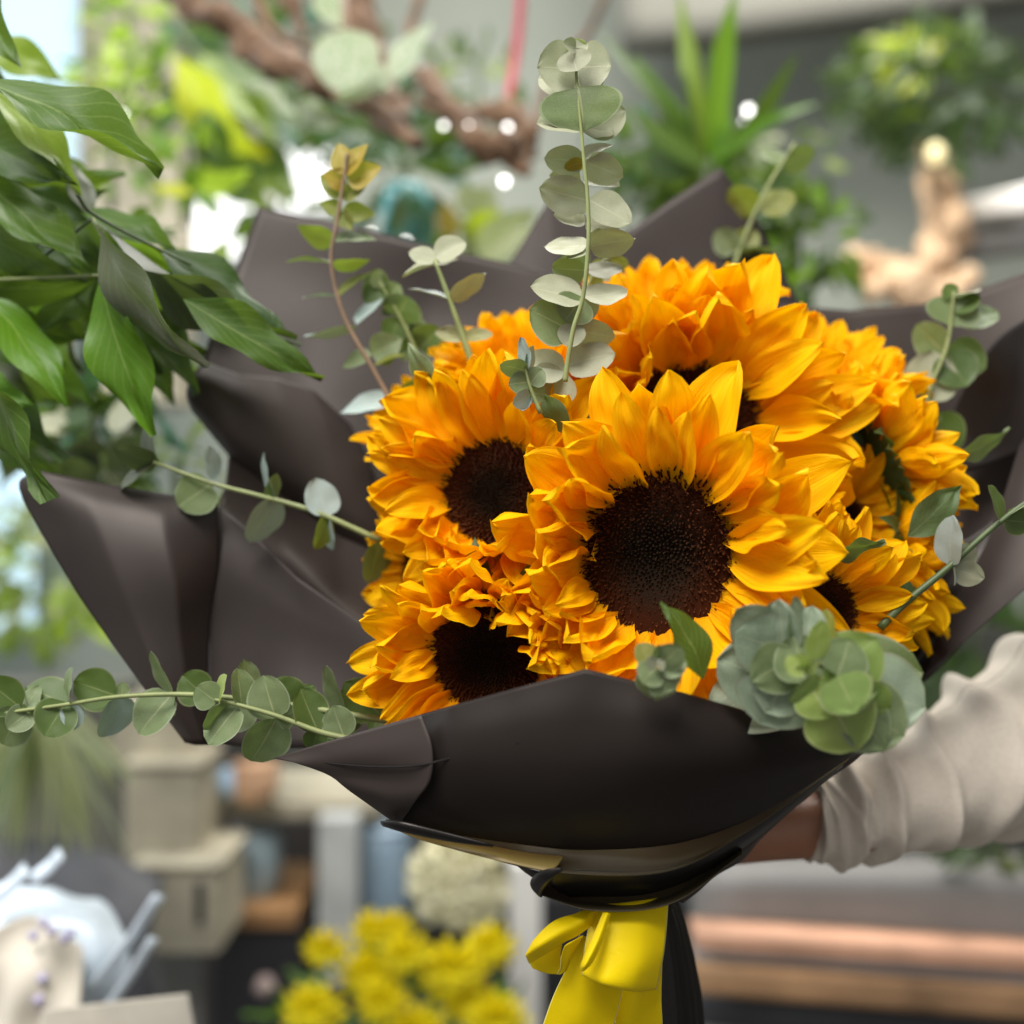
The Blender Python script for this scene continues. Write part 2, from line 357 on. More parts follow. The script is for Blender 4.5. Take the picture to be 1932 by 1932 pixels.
def leaf(parent,bx,by,tx,ty,wpx,d,mat,ms=ROUND,ar=1.0,sgn=None,dd=0,name='leaf',petiole=True):
    """one leaf from its base to its tip with apparent width wpx; the rest of its width is turned edge-on"""
    B=P(bx,by,d); T=P(tx,ty,d+dd); u=T-B; L=u.length; u.normalize()
    W=ar*L; wa=S(wpx,d)
    if wa>=W: W=wa; roll=U(-.15,.15)
    else:
        roll=math.acos(max(.08,wa/W))*(sgn if sgn else rnd.choice((-1,1)))
    n=Vector((0,-1,0)); n=(n-u*n.dot(u)).normalized(); n=Quaternion(u,roll)@n; y=n.cross(u)
    me=rnd.choice(ms); xe=me.vertices[-1].co
    M=Matrix.Translation(B)@Matrix(((u.x,y.x,n.x,0),(u.y,y.y,n.y,0),(u.z,y.z,n.z,0),(0,0,0,1)))@Matrix.Diagonal((L*1.04,W/WR.get(me.name,1),L*.9,1))
    return obj(name,me,mat,parent,M)

# ------------------------------------------------------------------ the setting
def struct(o): o['kind']='structure'; return o
struct(box('floor',(0,2,-.05),(9,8,.1),M_floor,bev=0))
struct(box('back_wall',(.4,3.8,1.9),(7,.12,3.8),M_wall,bev=0))
struct(box('side_wall_right',(3.2,1.6,1.9),(.1,5,3.8),M_wallr,bev=0))
# slanting taupe beam at the top right
b=obj('ceiling_beam',sheetmesh([[(1180,-260,3.3),(1500,-300,3.2),(2400,-360,3.0)],[(1180,110,3.3),(1500,75,3.2),(2400,-40,3.0)]],8,12),M_wallr)
m=b.modifiers.new('t','SOLIDIFY'); m.thickness=.12; m.offset=-1; struct(b)
box_=lambda name,x0,y0,x1,y1,d,dep,mat,parent=None,bev=.004: box(name,P((x0+x1)/2,(y0+y1)/2,d)+Vector((0,dep/2,0)),(S(x1-x0,d),dep,S(y1-y0,d)),mat,parent,bev=bev)
# window at the left with daylight outside
wi=thing('window','tall shop window full of pale blue daylight behind the left plant','window',P(0,400,3.2))
box_('pane',-500,-300,146,480,3.25,.02,M_sky,wi,0); box_('pane',-500,500,60,1190,3.25,.02,M_sky,wi,0); box_('frame',-500,480,146,500,3.2,.08,M_white,wi)
box_('frame',146,-300,170,700,3.2,.08,M_beige,wi)
w2=thing('window','small bright window glowing white between the leaves, left of the paper','window',P(450,400,3.3))
box_('pane',322,345,475,480,3.35,.02,M_skyw,w2,0); box_('frame',300,325,322,500,3.3,.06,M_white,w2)
w3=thing('window','small bright window glowing white beside the orange eucalyptus tip','window',P(570,330,3.3))
box_('pane',520,285,618,392,3.35,.02,M_skyw,w3,0); box_('frame',505,270,520,400,3.3,.06,M_white,w3)
t=box_('pillar',170,-300,330,760,3.15,.2,M_beige); tag(t,'beige pillar beside the pale blue window','pillar')
t=box_('wall_panel',330,-300,520,280,3.3,.05,M_wallr); tag(t,'taupe wall panel behind the yellow green banana leaf','panel')

# driftwood hanging at the top
def wood(name,label,pts,rad,d,mat=M_wood,cat='branch',seed=0,sub=12,rough=.85):
    me=tubemesh([P(*p) for p in pts],[S(r,d)*.85 for r in rad],22,sub,rough,34,seed=seed)
    o=obj(name,me,mat); return tag(o,label,cat)
wood('driftwood_branch','thick dark brown driftwood branch slanting down from the top edge, left of the caladium leaf',[(300,-60,1.35),(360,10,1.33),(420,40,1.3),(480,95,1.3),(560,130,1.25),(680,195,1.2),(790,270,1.15)],[26,36,30,38,32,24,12],1.25,seed=3)
wood('driftwood_branch','lighter brown driftwood branch dropping from the top edge behind the round caladium leaf',[(650,-60,1.4),(690,60,1.35),(720,150,1.3),(760,240,1.25)],[44,38,28,22],1.3,seed=9)
wood('driftwood_branch','gnarled short driftwood branch with fairy lights left of the tall eucalyptus stem',[(800,140,1.4),(850,200,1.35),(900,265,1.3),(960,290,1.3),(1000,325,1.3)],[22,26,30,34,14],1.3,seed=14)
wood('driftwood_branch','knotty driftwood stub above the gnarled branch at centre',[(860,215,1.45),(920,215,1.4),(975,225,1.35),(1003,300,1.35)],[12,22,32,18],1.3,seed=21)
wood('driftwood_branch','thin driftwood branch crossing from the thick branch to the gnarled one',[(560,140,1.3),(640,190,1.3),(740,180,1.32),(860,225,1.34)],[12,9,10,8],1.3,seed=31)
wood('driftwood_branch','short dark driftwood spur pointing up at the top edge',[(520,-40,1.4),(560,20,1.38),(570,70,1.36)],[22,18,8],1.3,seed=35)
for i,pp in enumerate(([(470,-30,1.35),(520,60,1.33),(610,110,1.3),(690,210,1.3)],[(590,-30,1.4),(640,60,1.35),(650,150,1.35),(720,250,1.3)],[(800,-30,1.5),(770,90,1.45),(810,170,1.4),(900,230,1.35)])):
    o=obj('twig',tubemesh([P(*p) for p in pp],[.007,.006,.005,.003],8,8,.8,50,seed=i),M_wood); tag(o,['thin twig crossing the thick driftwood branch','thin twig behind the round caladium leaf','thin bent twig between the caladium and the pink stem'][i],'twig')
o=obj('pink_stem',tubemesh([P(985,-30,1.5),P(975,90,1.5),P(955,210,1.45)],[.006,.006,.005],8,6),M_pink); tag(o,'thin dark pink stem rising above the gnarled driftwood','stem')
for lb,pts in (('thin brown twig curving up to the top edge right of the pink stem',[(1010,250,1.5),(1040,140,1.55),(1110,60,1.6),(1150,-30,1.6)]),):
    o=obj('twig',tubemesh([P(*p) for p in pts],[.006,.007,.006,.005],8,6),M_wood); tag(o,lb,'twig')
FL=['on the gnarled driftwood, far left','on the gnarled driftwood, second from the left','on the gnarled driftwood, upper right','on the gnarled driftwood, right end at mid height','below the tip of the gnarled driftwood, the largest','above the paper edge, by the teal vase foot','above the paper edge, left of the teal vase','beside the white glow near the orange leaves','in the right spiky plant, topmost','in the right spiky plant, just under the topmost','in the right spiky plant, lower left','in the right spiky plant, lower right','in the left plant, topmost by the left edge','in the left plant, middle of three','in the left plant, lowest of three','by the pale pillar beside a wavy leaf tip']
k=0
for x,y,s,d in ((837,237,9,1.3),(885,238,8,1.3),(958,240,11,1.3),(952,292,11,1.3),(952,342,15,1.25),(766,455,10,1.3),(700,440,9,1.3),(612,330,8,1.4),(1412,208,13,1.5),(1407,232,12,1.5),(1320,292,10,1.5),(1365,265,10,1.5),(62,440,7,.95),(95,495,8,.95),(92,540,8,.95),(232,215,7,1.4)):
    s*=.55
    o=obj('fairy_light',tubemesh([P(x,y,d)+Vector((0,0,q*S(s,d))) for q in(-1,-.7,0,.7,1)],[S(s,d)*q for q in(.2,.8,1,.8,.2)],10),M_bulb)
    tag(o,'tiny glowing white fairy light '+FL[k],'fairy light','fairy lights hung through the shop plants'); k+=1

# ------------------------------------------------------------------ background plants
def stemtube(parent,pts,rad,mat,name='stem',n=8,sub=5): return obj(name,tubemesh([P(*p) for p in pts],[r for r in rad],n,sub),mat,parent)
def bush(name,label,cx,cy,rx,ry,d,n,ln,wd,mats,ms=LANC,dep=.12,ar=.4,out=.6,cat='plant',group=None,stem=True):
    r=thing(name,label,cat,P(cx,cy+ry,d),group)
    if stem: stemtube(r,[(cx,cy+ry*1.4,d+dep),(cx+U(-.1,.1)*rx,cy,d+dep),(cx,cy-ry*.4,d+dep)],[.006,.005,.003],M_sgrn)
    for i in range(n):
        a=U(0,6.283); q=math.sqrt(U(0,1)); x=cx+rx*q*math.cos(a); y=cy+ry*q*math.sin(a); dd=d+U(-1,1)*dep
        b=a*out+U(0,6.283)*(1-out) if out<1 else a
        L=U(*ln); leaf(r,x,y,x+L*math.cos(b),y+L*math.sin(b)*.9+L*.15,U(.3,1)*L*wd,dd,rnd.choice(mats),ms,ar,dd=U(-.02,.02)*d)
    return r
bush('fern','lime green feathery fern hanging at the top left corner of the shop',240,40,85,70,1.9,46,(30,60),.4,[M_llim,M_lbri],cat='fern')
bush('leafy_plant','mixed green foliage with tiny orange blooms under the lime fern',250,190,80,70,2.0,30,(35,70),.45,[M_lgrn,M_llim,M_loli,M_eora,M_lpal])
r=thing('banana_plant','broad yellow and green banana leaves under the brown driftwood','plant',P(430,330,1.7))
for a in ((330,110,500,300,85,M_lyel),(345,90,520,270,60,M_loli),(400,100,560,260,70,M_lgrn),(420,130,600,280,60,M_ldrk),(380,200,480,390,90,M_lgrn),(340,230,470,330,60,M_loli),(430,250,560,380,80,M_lgrn),(400,280,520,400,60,M_loli)):
    leaf(r,*a[:5],U(1.65,1.8),a[5],LANC,.5)
stemtube(r,[(330,60,1.7),(380,130,1.72),(430,330,1.75)],[.008,.008,.006],M_sgrn)
r=thing('sapling','small bright lime seedling with three leaves left of the white glow','plant',P(360,400,1.3))
for a in ((365,365,282,358,30,M_lyel),(365,365,470,318,34,M_llim),(365,365,420,395,26,M_lbri)): leaf(r,*a[:5],1.3,a[5],LANC,.4)
stemtube(r,[(365,365,1.3),(362,420,1.32)],[.002,.002],M_sgrn)
r=thing('caladium','round cream caladium leaves with green veins hanging over the driftwood','plant',P(660,90,1.2))
leaf(r,655,55,650,172,130,1.12,M_lwhi,ROUND,1.0); leaf(r,700,120,640,190,80,1.16,M_lwhi,OVAT,.9); leaf(r,745,150,815,45,78,1.18,M_lwhi,OVAT,.8); leaf(r,560,190,650,240,44,1.2,M_lwhi,LANC,.6)
leaf(r,470,150,560,225,40,1.25,M_lwhi,LANC,.6)
leaf(r,600,-20,650,50,60,1.2,M_lwhi,OVAT,.8); leaf(r,720,175,700,110,50,1.17,M_lwhi,OVAT,.8)
stemtube(r,[(650,-40,1.2),(655,60,1.15),(720,180,1.2),(800,160,1.22)],[.003,.003,.003,.003],M_sbrn)
bush('bromeliad','dark teal green bromeliad with a dark centre below the driftwood',760,320,70,70,1.55,40,(90,150),.2,[M_ltea,M_ltea,M_ldrk],cat='plant',out=1,ar=.25)
bush('leafy_plant','dark green leaves behind the driftwood above the bromeliad',720,230,110,60,1.8,36,(60,110),.4,[M_ldrk,M_ltea])
r=thing('glass_vase','ribbed teal glass vase under the bromeliad, above the paper','vase',P(765,480,1.6))
me=tubemesh([P(765,y,1.6) for y in(350,370,400,440,480,520)],[S(q,1.6) for q in(34,38,46,50,44,40)],28); obj('body',me,M_teal,r)
for i in range(5): obj('rib',tubemesh([P(730+i*17,360,1.55),P(725+i*20,430,1.53),P(730+i*17,510,1.55)],[.006,.006,.006],6,4),M_teal,r)
r=thing('croton','yellow and pale green croton leaves above the paper notch, left of the tall eucalyptus','plant',P(910,490,1.4))
for a in ((900,500,925,350,90,M_lpal),(880,420,1000,440,60,M_lyel),(860,430,960,425,26,M_lyel),(900,480,1010,400,80,M_lpal),(870,470,990,490,56,M_loli),(850,450,840,380,50,M_eora),(900,400,870,350,70,M_lpal),(860,500,810,440,60,M_lgrn),(930,490,1000,460,60,M_lwhi)): leaf(r,*a[:5],U(1.35,1.5),a[5],OVAT,.6)
stemtube(r,[(900,560,1.45),(900,470,1.45)],[.005,.004],M_sgrn)
bush('leafy_plant','grey green leaves filling the gap between the two white glows',520,400,60,60,1.6,24,(50,90),.45,[M_lgrn,M_ldrk,M_loli])
leaf(thing('rubber_plant','single olive rubber plant leaf poking up beside the paper corner','plant',P(420,540,1.1)),400,545,425,455,70,1.1,M_loli,OVAT,.8)

bush('leafy_plant','dark leaves hanging behind the driftwood along the top edge',500,120,190,110,2.1,90,(50,100),.4,[M_ldrk,M_lfar,M_lgrn,M_ltea],dep=.15)
bush('leafy_plant','wispy green sprays behind the pink stem',900,150,90,70,2.2,30,(40,80),.3,[M_lfar,M_lpal,M_ldrk])
bush('leafy_plant','dense dark foliage between the dracaena and the peak of the paper',1400,380,110,80,1.6,80,(50,95),.4,[M_ldrk,M_lgrn,M_lfar])
bush('bright_foliage','sunlit lime foliage by the white glow at the left',350,300,70,90,1.7,36,(40,80),.4,[M_llim,M_lbri,M_loli])
bush('bright_foliage','sunlit lime foliage in front of the pale blue window',210,230,90,120,1.5,40,(40,80),.35,[M_llim,M_lbri,M_lgrn,M_loli])
r=thing('dracaena','spiky bright green dracaena with long sword leaves behind the paper peak','plant',P(1330,330,1.35))
for a in ((1335,300,1385,-10,52,M_lbri),(1320,300,1290,-20,26,M_loli),(1330,310,1130,60,44,M_lgrn),(1325,300,1200,110,40,M_lbri),(1350,300,1505,115,34,M_ldrk),(1350,300,1540,195,30,M_lbri),(1340,300,1350,170,50,M_lbri),(1330,320,1190,200,40,M_lgrn),(1320,320,1170,290,44,M_ldrk),(1340,320,1250,200,60,M_ldrk),(1345,330,1440,230,44,M_lgrn),(1330,330,1300,140,46,M_ldrk),(1335,340,1345,200,60,M_loli),(1360,330,1380,230,40,M_lbri),(1290,340,1230,260,60,M_ldrk)):
    leaf(r,*a[:5],U(1.3,1.42),a[5],[STRP[2],STRP[3]],.2)
stemtube(r,[(1335,480,1.37),(1335,300,1.37)],[.01,.008],M_sgrn)
bush('leafy_plant','dense dark green shrub under the dracaena, right of the tall eucalyptus',1270,300,120,80,1.55,90,(50,95),.4,[M_ldrk,M_lgrn,M_ldrk,M_ltea])
bush('leafy_plant','dark glossy trailing plant right of the paper peak',1500,450,85,110,1.4,95,(50,95),.42,[M_ldrk,M_lgrn,M_ldrk,M_lbri])
bush('leafy_plant','grey green wispy sprays between the dracaena and the far bush',1500,300,70,60,1.9,26,(40,80),.3,[M_lpal,M_egrn,M_ldrk])
bush('hanging_bush','dark green out of focus bush hanging at the upper right',1760,170,165,115,2.6,260,(40,80),.5,[M_lfar,M_ldrk,M_lfar],dep=.2)
bush('flower_spray','pale yellow green flower spray at the left of the far bush',1700,120,50,55,2.35,34,(25,45),.6,[M_loli,M_lpal,M_lyel,M_egrn],ms=ROUND)
tr=thing('driftwood','pale tan upright driftwood trunk with splintered limbs at the far right','driftwood',P(1770,640,2.5))
for i,(pp,rr_) in enumerate((([(1750,265,2.5),(1768,330,2.5),(1790,420,2.52),(1772,520,2.5),(1790,660,2.5)],[14,26,30,34,60]),([(1795,300,2.55),(1800,400,2.52),(1775,480,2.5),(1730,600,2.5)],[8,20,24,40]),([(1735,330,2.45),(1752,430,2.45),(1750,520,2.45),(1800,620,2.45)],[8,16,22,40]),([(1600,470,2.5),(1640,520,2.5),(1700,500,2.5),(1760,560,2.5)],[10,26,18,40]),([(1630,560,2.45),(1690,530,2.45),(1740,560,2.45),(1840,520,2.45)],[24,30,36,14]))):
    obj('limb',tubemesh([P(*p) for p in pp],[S(q,2.5) for q in rr_],20,10,1.3,16,seed=i*7),M_tan,tr)
o=obj('warm_lamp',tubemesh([P(1765,y,2.4) for y in(272,277,290,303,308)],[S(q,2.4) for q in(5,12,16,12,5)],14),M_warm); tag(o,'small warm glowing lamp on top of the tan trunk','lamp')
t=obj('shelf_board',sheetmesh([[(1830,385,2.6),(1990,350,2.4)],[(1830,420,2.6),(1990,400,2.4)]],4,4),M_white); m=t.modifiers.new('t','SOLIDIFY'); m.thickness=.05; tag(t,'pale slanting shelf board at the right edge','shelf')
t=obj('shelf_board',sheetmesh([[(1800,440,2.65),(1990,410,2.5)],[(1800,500,2.65),(1990,470,2.5)]],4,4),M_grey); m=t.modifiers.new('t','SOLIDIFY'); m.thickness=.05; tag(t,'dark shelf underside below the pale board at the right edge','shelf')

# lower left
bush('pale_shrub','pale yellow green feathery shrub in the light at the left edge',90,1080,110,130,1.9,120,(40,90),.3,[M_lpal,M_llim,M_lpal,M_loli],dep=.2)
bush('pale_shrub','pale straw coloured grasses tucked behind the left plant and above the paper sheet',340,890,110,70,1.15,50,(60,120),.14,[M_loli,M_lpal,M_lgrn],ms=STRP[2:4],ar=.12)
r=thing('spider_plant','pale striped spider plant with arching drooping leaves at the lower left','plant',P(80,1330,1.5))
for i in range(80):
    a=U(-1,1); x=80+a*40; leaf(r,x,1335+U(-15,15),x+a*140+U(-15,15),1540+U(-120,80),U(7,12),U(1.4,1.6),rnd.choice([M_lpal,M_lpal,M_lpal,M_lwhi]),STRP[2:4],.06)
t=box_('shelf_unit',-300,1290,240,2050,2.3,.1,plain('taupe_unit',(.13,.125,.10),.8)); tag(t,'taupe shelf unit behind the spider plant','shelf unit')
for (x0,y0,x1,y1,d,lb) in ((205,1335,358,1435,2.0,'beige crate at the top of the stack behind the drooping leaves'),(235,1440,372,1625,1.95,'tall beige crate in the middle of the stack'),(250,1630,412,1800,1.9,'pale beige crate with a dark slot at the foot of the stack')):
    t=thing('crate',lb,'crate',P((x0+x1)/2,y1,d),'beige crates stacked at the left')
    box_('body',x0,y0+10,x1,y1,d,.18,M_beige,t); box_('lid',x0-6,y0,x1+6,y0+12,d-.01,.2,M_beige,t)
    if y0>1600: box_('slot',368,1665,384,1745,d-.004,.02,M_dark,t,0)
t=box_('cabinet',410,1330,480,1420,2.1,.2,M_dark); tag(t,'dark cabinet right of the top crate','cabinet')
def vase(name,label,cx,y0,y1,r0,r1,d,mat,cat='vase'):
    r=thing(name,label,cat,P(cx,y1,d)); n=7
    ys=[y0+(y1-y0)*i/n for i in range(n+1)]
    rs=[S(r0+(r1-r0)*i/n+8*math.sin(i/n*3.14),d) for i in range(n+1)]
    obj('body',tubemesh([P(cx,y,d) for y in ys],rs,20),mat,r)
    obj('rim',tubemesh([P(cx,y0-3,d),P(cx,y0+4,d)],[rs[0]*1.08,rs[0]*1.08],20),mat,r); return r
vase('vase','small sky blue round vase on the shelf left of the orange pot',437,1452,1495,22,20,2.1,plain('sky_blue',(.38,.55,.75),.3))
vase('plant_pot','terracotta pot on the shelf beside the blue vase',482,1440,1512,40,32,2.1,plain('terracotta',(.55,.33,.2),.7),'pot')
t=box_('shelf_board',370,1512,720,1545,2.15,.3,M_beige); tag(t,'beige shelf board carrying the blue vase','shelf')
t=box_('shelf_unit',380,1545,760,2100,2.6,.05,plain('dark_brown',(.07,.06,.055),.7)); tag(t,'dark brown panel closing the shelf unit','panel')
vase('vase','tall pale teal vase on the lower shelf of the unit',482,1570,1690,46,36,2.2,M_blue)
vase('vase','slim yellow green vase left of the teal vase',398,1590,1650,18,16,2.05,plain('lime_glaze',(.36,.38,.06),.4))
t=box_('shelf_board',410,1718,560,1752,2.1,.3,M_oran); tag(t,'orange brown wooden shelf under the teal vase','shelf')
t=box_('cabinet',400,1752,570,2100,2.12,.3,M_dark); tag(t,'dark cabinet below the orange shelf','cabinet')
vase('knob','round pinkish knob on the dark cabinet',500,1848,1876,12,12,1.95,plain('dusty_pink',(.40,.30,.28),.5),'knob')
t=box_('post',598,1545,672,1860,2.05,.06,plain('grey_post',(.46,.47,.46),.6)); tag(t,'grey upright post of the shelf unit','post')
vase('vase','large slate blue jar between the grey post and the cream flowers',725,1560,1740,48,40,2.2,plain('slate_blue',(.28,.38,.48),.4))
t=box_('post',962,1630,1022,2100,2.0,.06,M_white); tag(t,'white post behind the yellow flowers','post')
t=box_('counter',1020,1690,1330,2100,2.3,.3,M_dark); tag(t,'dark counter end behind the ribbon','counter')
# cellophane bouquet bottom left
r=thing('cellophane_bouquet','out of focus bouquet in white and pale blue cellophane at the bottom left','bouquet',P(60,1932,1.15))
sheet('cellophane_sheet',[[(-120,1700,1.1),(60,1660,1.08),(180,1700,1.1)],[(-120,1800,1.0),(120,1780,1.0),(250,1800,1.05)],[(-120,2000,1.0),(60,2000,1.0),(190,2000,1.05)]],M_cel,r,amp=.05,fr=22)
sheet('tissue_sheet',[[(-120,1810,.98),(40,1740,.97),(150,1790,.99)],[(-120,2000,.95),(60,2000,.95),(170,2000,.97)]],M_celc,r,amp=.03,fr=30)
for x0,y0,x1,y1,w_ in ((170,1870,300,1690,13),(180,1930,290,1770,12),(-20,1700,50,1640,18),(60,1660,115,1610,16)):
    obj('cellophane_fold',tubemesh([P(x0,y0,1.0),P((x0+x1)/2+6,(y0+y1)/2,1.0),P(x1,y1,1.0)],[S(w_,1)]*3,8,4,flat=.35),M_cel,r)
for x,y in ((60,1760),(95,1750),(120,1765),(80,1735),(70,1880),(85,1910),(78,1840),(130,1755)):
    obj('printed_petal',tubemesh([P(x,y,.96),P(x+6,y+14,.96)],[S(10,1),S(6,1)],8),M_purp,r)
sheet('card',[[(80,1905,.9),(355,1875,.9)],[(60,2010,.9),(380,2010,.9)]],M_celc)
bpy.data.objects['card'].update_tag(); tag(bpy.data.objects['card'],'plain beige card edge at the bottom left','card')
o=obj('gift_bag',sheetmesh([[(-60,1600,1.6),(140,1620,1.6),(290,1700,1.6)],[(-60,1720,1.55),(150,1740,1.55),(290,1780,1.55)],[(-60,1990,1.6),(150,1990,1.6),(330,1990,1.6)]],10,14,amp=.05,fr=5),plain('slate_fabric',(.07,.07,.08),.6)); m=o.modifiers.new('t','SOLIDIFY'); m.thickness=.05; tag(o,'dark slate fabric bag behind the cellophane bouquet','bag')
# cream hydrangea
def blossomcluster(name,label,cx,cy,rx,ry,d,n,sz,mat,cat,leafm=None):
    r=thing(name,label,cat,P(cx,cy+ry,d))
    for i in range(n):
        a=U(0,6.28);q=math.sqrt(U(0,1)); x=cx+rx*q*math.cos(a); y=cy+ry*q*math.sin(a)
        dd=d-.05*math.sqrt(1-q*q)
        b=U(0,6.28); leaf(r,x,y,x+sz*math.cos(b),y+sz*math.sin(b),sz*U(.7,1),dd,mat,ROUND,1,name='petal')
    return r
blossomcluster('hydrangea','big cream hydrangea head out of focus under the paper fold',865,1660,85,85,1.7,240,26,M_cream,'flower')
bush('leafy_plant','green leaves of the yellow flower bunch at the bottom',740,1900,210,110,1.6,110,(45,90),.45,[M_lgrn,M_lbri,M_ldrk])
yc=[(615,1790,38,'smallest at the left'),(705,1752,36,'at the top left'),(700,1835,52,'large, left of the middle'),(765,1800,44,'upper middle'),(850,1830,58,'large, right of the middle'),(925,1785,44,'at the right, near the white post'),(590,1905,50,'bottom left'),(720,1890,44,'low, left of centre'),(880,1885,46,'low, right of centre'),(935,1925,52,'bottom right'),(780,1945,52,'bottom middle'),(745,1745,28,'at the very top')]
for i,(x,y,r0,lb) in enumerate(yc):
    d=1.42+.02*(i%3); r0*=1.3; r=thing('yellow_daisy','out of focus bright yellow bloom of the bunch, '+lb,'flower',P(x,y,d),'yellow blooms in the bunch at the bottom')
    for ring,(nn,q,tl) in enumerate(((12,1,.1),(10,.75,.5),(7,.5,.9))):
        for k in range(nn):
            a=6.283*k/nn+ring*.3+U(-.1,.1); L=r0*q
            leaf(r,x,y,x+L*math.cos(a),y+L*math.sin(a)*.85,L*.75,d-.004*ring,M_yel,PET[:4],.5,name='petal',dd=-tl*.02)
# right bottom: counter and bench
def slab(name,pts,d0,th,mat,parent=None):
    (x0,y0),(x1,y1),h0,h1=pts
    o=obj(name,sheetmesh([[(x0,y0,d0),((x0+x1)/2,(y0+y1)/2,d0),(x1,y1,d0)],[(x0,y0+h0,d0),((x0+x1)/2,(y0+y1)/2+(h0+h1)/2,d0),(x1,y1+h1,d0)]],4,8),mat,parent)
    m=o.modifiers.new('t','SOLIDIFY'); m.thickness=th; m.offset=-1; return o
tag(slab('counter',((1300,1610),(2050,1610),120,145),1.6,.1,M_grey),'flat grey counter front below the sleeve','counter')
bn=thing('bench','bench of pinkish copper, metal and brown wooden boards at the lower right','bench',P(1650,1900,1.55))
slab('board',((1300,1728),(2050,1775),32,34),1.5,.06,M_cop,bn)
slab('metal_strip',((1300,1760),(2050,1815),26,26),1.52,.06,M_mtl,bn)
slab('board',((1300,1788),(2050,1844),52,56),1.5,.06,M_bwood,bn)
slab('side_panel',((1300,1846),(2050,1905),52,60),1.56,.06,plain('charcoal_board',(.06,.06,.065),.6),bn)
tag(slab('stone_slab',((1290,1890),(2050,1955),200,200),1.6,.06,M_lgry),'pale grey slab at the bottom right corner','slab')
bush('leafy_plant','dark foliage behind the sleeve at the right edge',1850,1230,130,120,1.8,80,(60,110),.5,[M_lfar,M_ldrk],dep=.15)
bush('leafy_plant','dark foliage below the sleeve at the right edge',1880,1590,90,25,1.5,26,(40,70),.5,[M_lfar,M_ldrk,M_egrn],dep=.04)
# shelving behind the bouquet; shade of the shop's depth put into its colour
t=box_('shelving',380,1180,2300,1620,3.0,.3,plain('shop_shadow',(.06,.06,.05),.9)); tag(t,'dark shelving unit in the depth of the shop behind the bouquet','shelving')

# ------------------------------------------------------------------ left foreground plant
r=thing('money_tree','leafy green money tree branch reaching in from the left edge over the paper','plant',P(-60,560,.72))
LP=[(-90,-60,38,118,92,.66,M_lgrn),(-30,150,290,325,92,.62,M_lgrn),(-20,165,145,368,52,.64,M_loli),(-60,250,135,345,95,.66,M_ldrk),(-60,330,168,505,84,.66,M_lgrn),(-60,410,160,530,80,.68,M_ldrk),
(190,432,386,690,84,.63,M_lpur),(345,565,598,712,90,.64,M_lgrn),(188,528,285,812,108,.64,M_lbri),(185,420,548,655,48,.66,M_lpur),(-60,610,90,932,84,.63,M_lgrn),(-40,560,126,760,60,.68,M_lbri),(-50,545,180,522,60,.69,M_lgrn),(200,440,420,565,44,.68,M_lbri),
(-60,590,118,690,90,.70,M_ldrk),(186,530,380,660,50,.70,M_lgrn),(-30,120,40,270,70,.72,M_ldrk),(175,412,120,300,40,.7,M_lpur),(180,415,30,360,60,.71,M_ldrk),(195,520,60,640,66,.71,M_lgrn),(300,470,545,640,70,.67,M_ldrk),(-60,480,60,620,70,.72,M_lgrn),(-60,700,60,800,60,.73,M_lbri)]
LP+=[(-60,60,60,240,80,.73,M_ldrk),(-50,300,110,420,70,.74,M_lgrn),(120,380,230,520,60,.73,M_lgrn),(60,430,210,560,60,.74,M_ldrk),(40,520,150,700,70,.75,M_lpur),(200,520,300,700,60,.74,M_ldrk),(240,460,360,560,50,.73,M_loli),(-60,640,40,840,80,.75,M_lgrn),(20,640,130,600,40,.72,M_lpur),(-40,380,80,470,60,.72,M_lpur),(290,520,430,640,60,.72,M_lgrn),(-60,150,50,330,60,.7,M_lgrn),(100,560,40,700,60,.74,M_lbri)]
LP+=[(-60,300,230,330,60,.73,M_lgrn),(150,400,330,470,56,.70,M_lgrn),(200,430,470,600,60,.70,M_lgrn),(180,520,240,660,66,.69,M_ldrk),(190,530,360,740,60,.71,M_ldrk),(60,480,260,640,60,.72,M_lgrn),(-60,580,160,640,70,.71,M_lgrn),(-60,660,120,860,70,.70,M_ldrk),(-40,800,110,900,60,.72,M_ldrk),(20,400,200,360,50,.72,M_ldrk),(60,150,120,260,50,.72,M_lgrn),(-60,720,60,760,70,.69,M_lbri),(100,600,170,760,54,.73,M_lbri),(240,620,330,760,50,.76,M_ldrk)]
LP+=[(x0+U(-8,8),y0+U(-8,8),x1,y1,U(54,76),U(.735,.80),rnd.choice([M_lgrn,M_ldrk,M_lpur,M_loli,M_lgrn])) for x0,y0,x1,y1 in ((-60,200,90,300),(-40,260,60,400),(20,330,150,420),(60,380,60,520),(90,400,240,440),(150,430,290,500),(-30,440,90,560),(30,470,200,600),(180,500,330,600),(220,480,420,520),(-50,540,50,660),(60,560,170,640),(200,560,230,700),(260,560,360,700),(-50,640,70,760),(10,680,110,760),(-60,740,50,850),(300,500,440,600),(120,300,170,420),(-20,80,110,150))]
for a in LP: leaf(r,*a[:4],a[4]*1.02,*a[5:7],LANC,.36,dd=U(-.02,.02))
stemtube(r,[(-60,590,.70),(60,500,.68),(175,412,.66)],[.0013,.0012,.001],M_sgrn)
stemtube(r,[(-60,530,.69),(60,525,.67),(190,520,.65)],[.0013,.0012,.001],M_stem)
stemtube(r,[(175,412,.66),(200,470,.655),(190,525,.65)],[.001,.001,.001],M_stem)
stemtube(r,[(-80,120,.68),(-60,330,.70),(-60,600,.70),(-80,900,.70)],[.004,.004,.004,.004],M_sbrn)
stemtube(r,[(145,368,.64),(185,410,.655),(360,500,.665)],[.001,.001,.0008],M_sgrn)
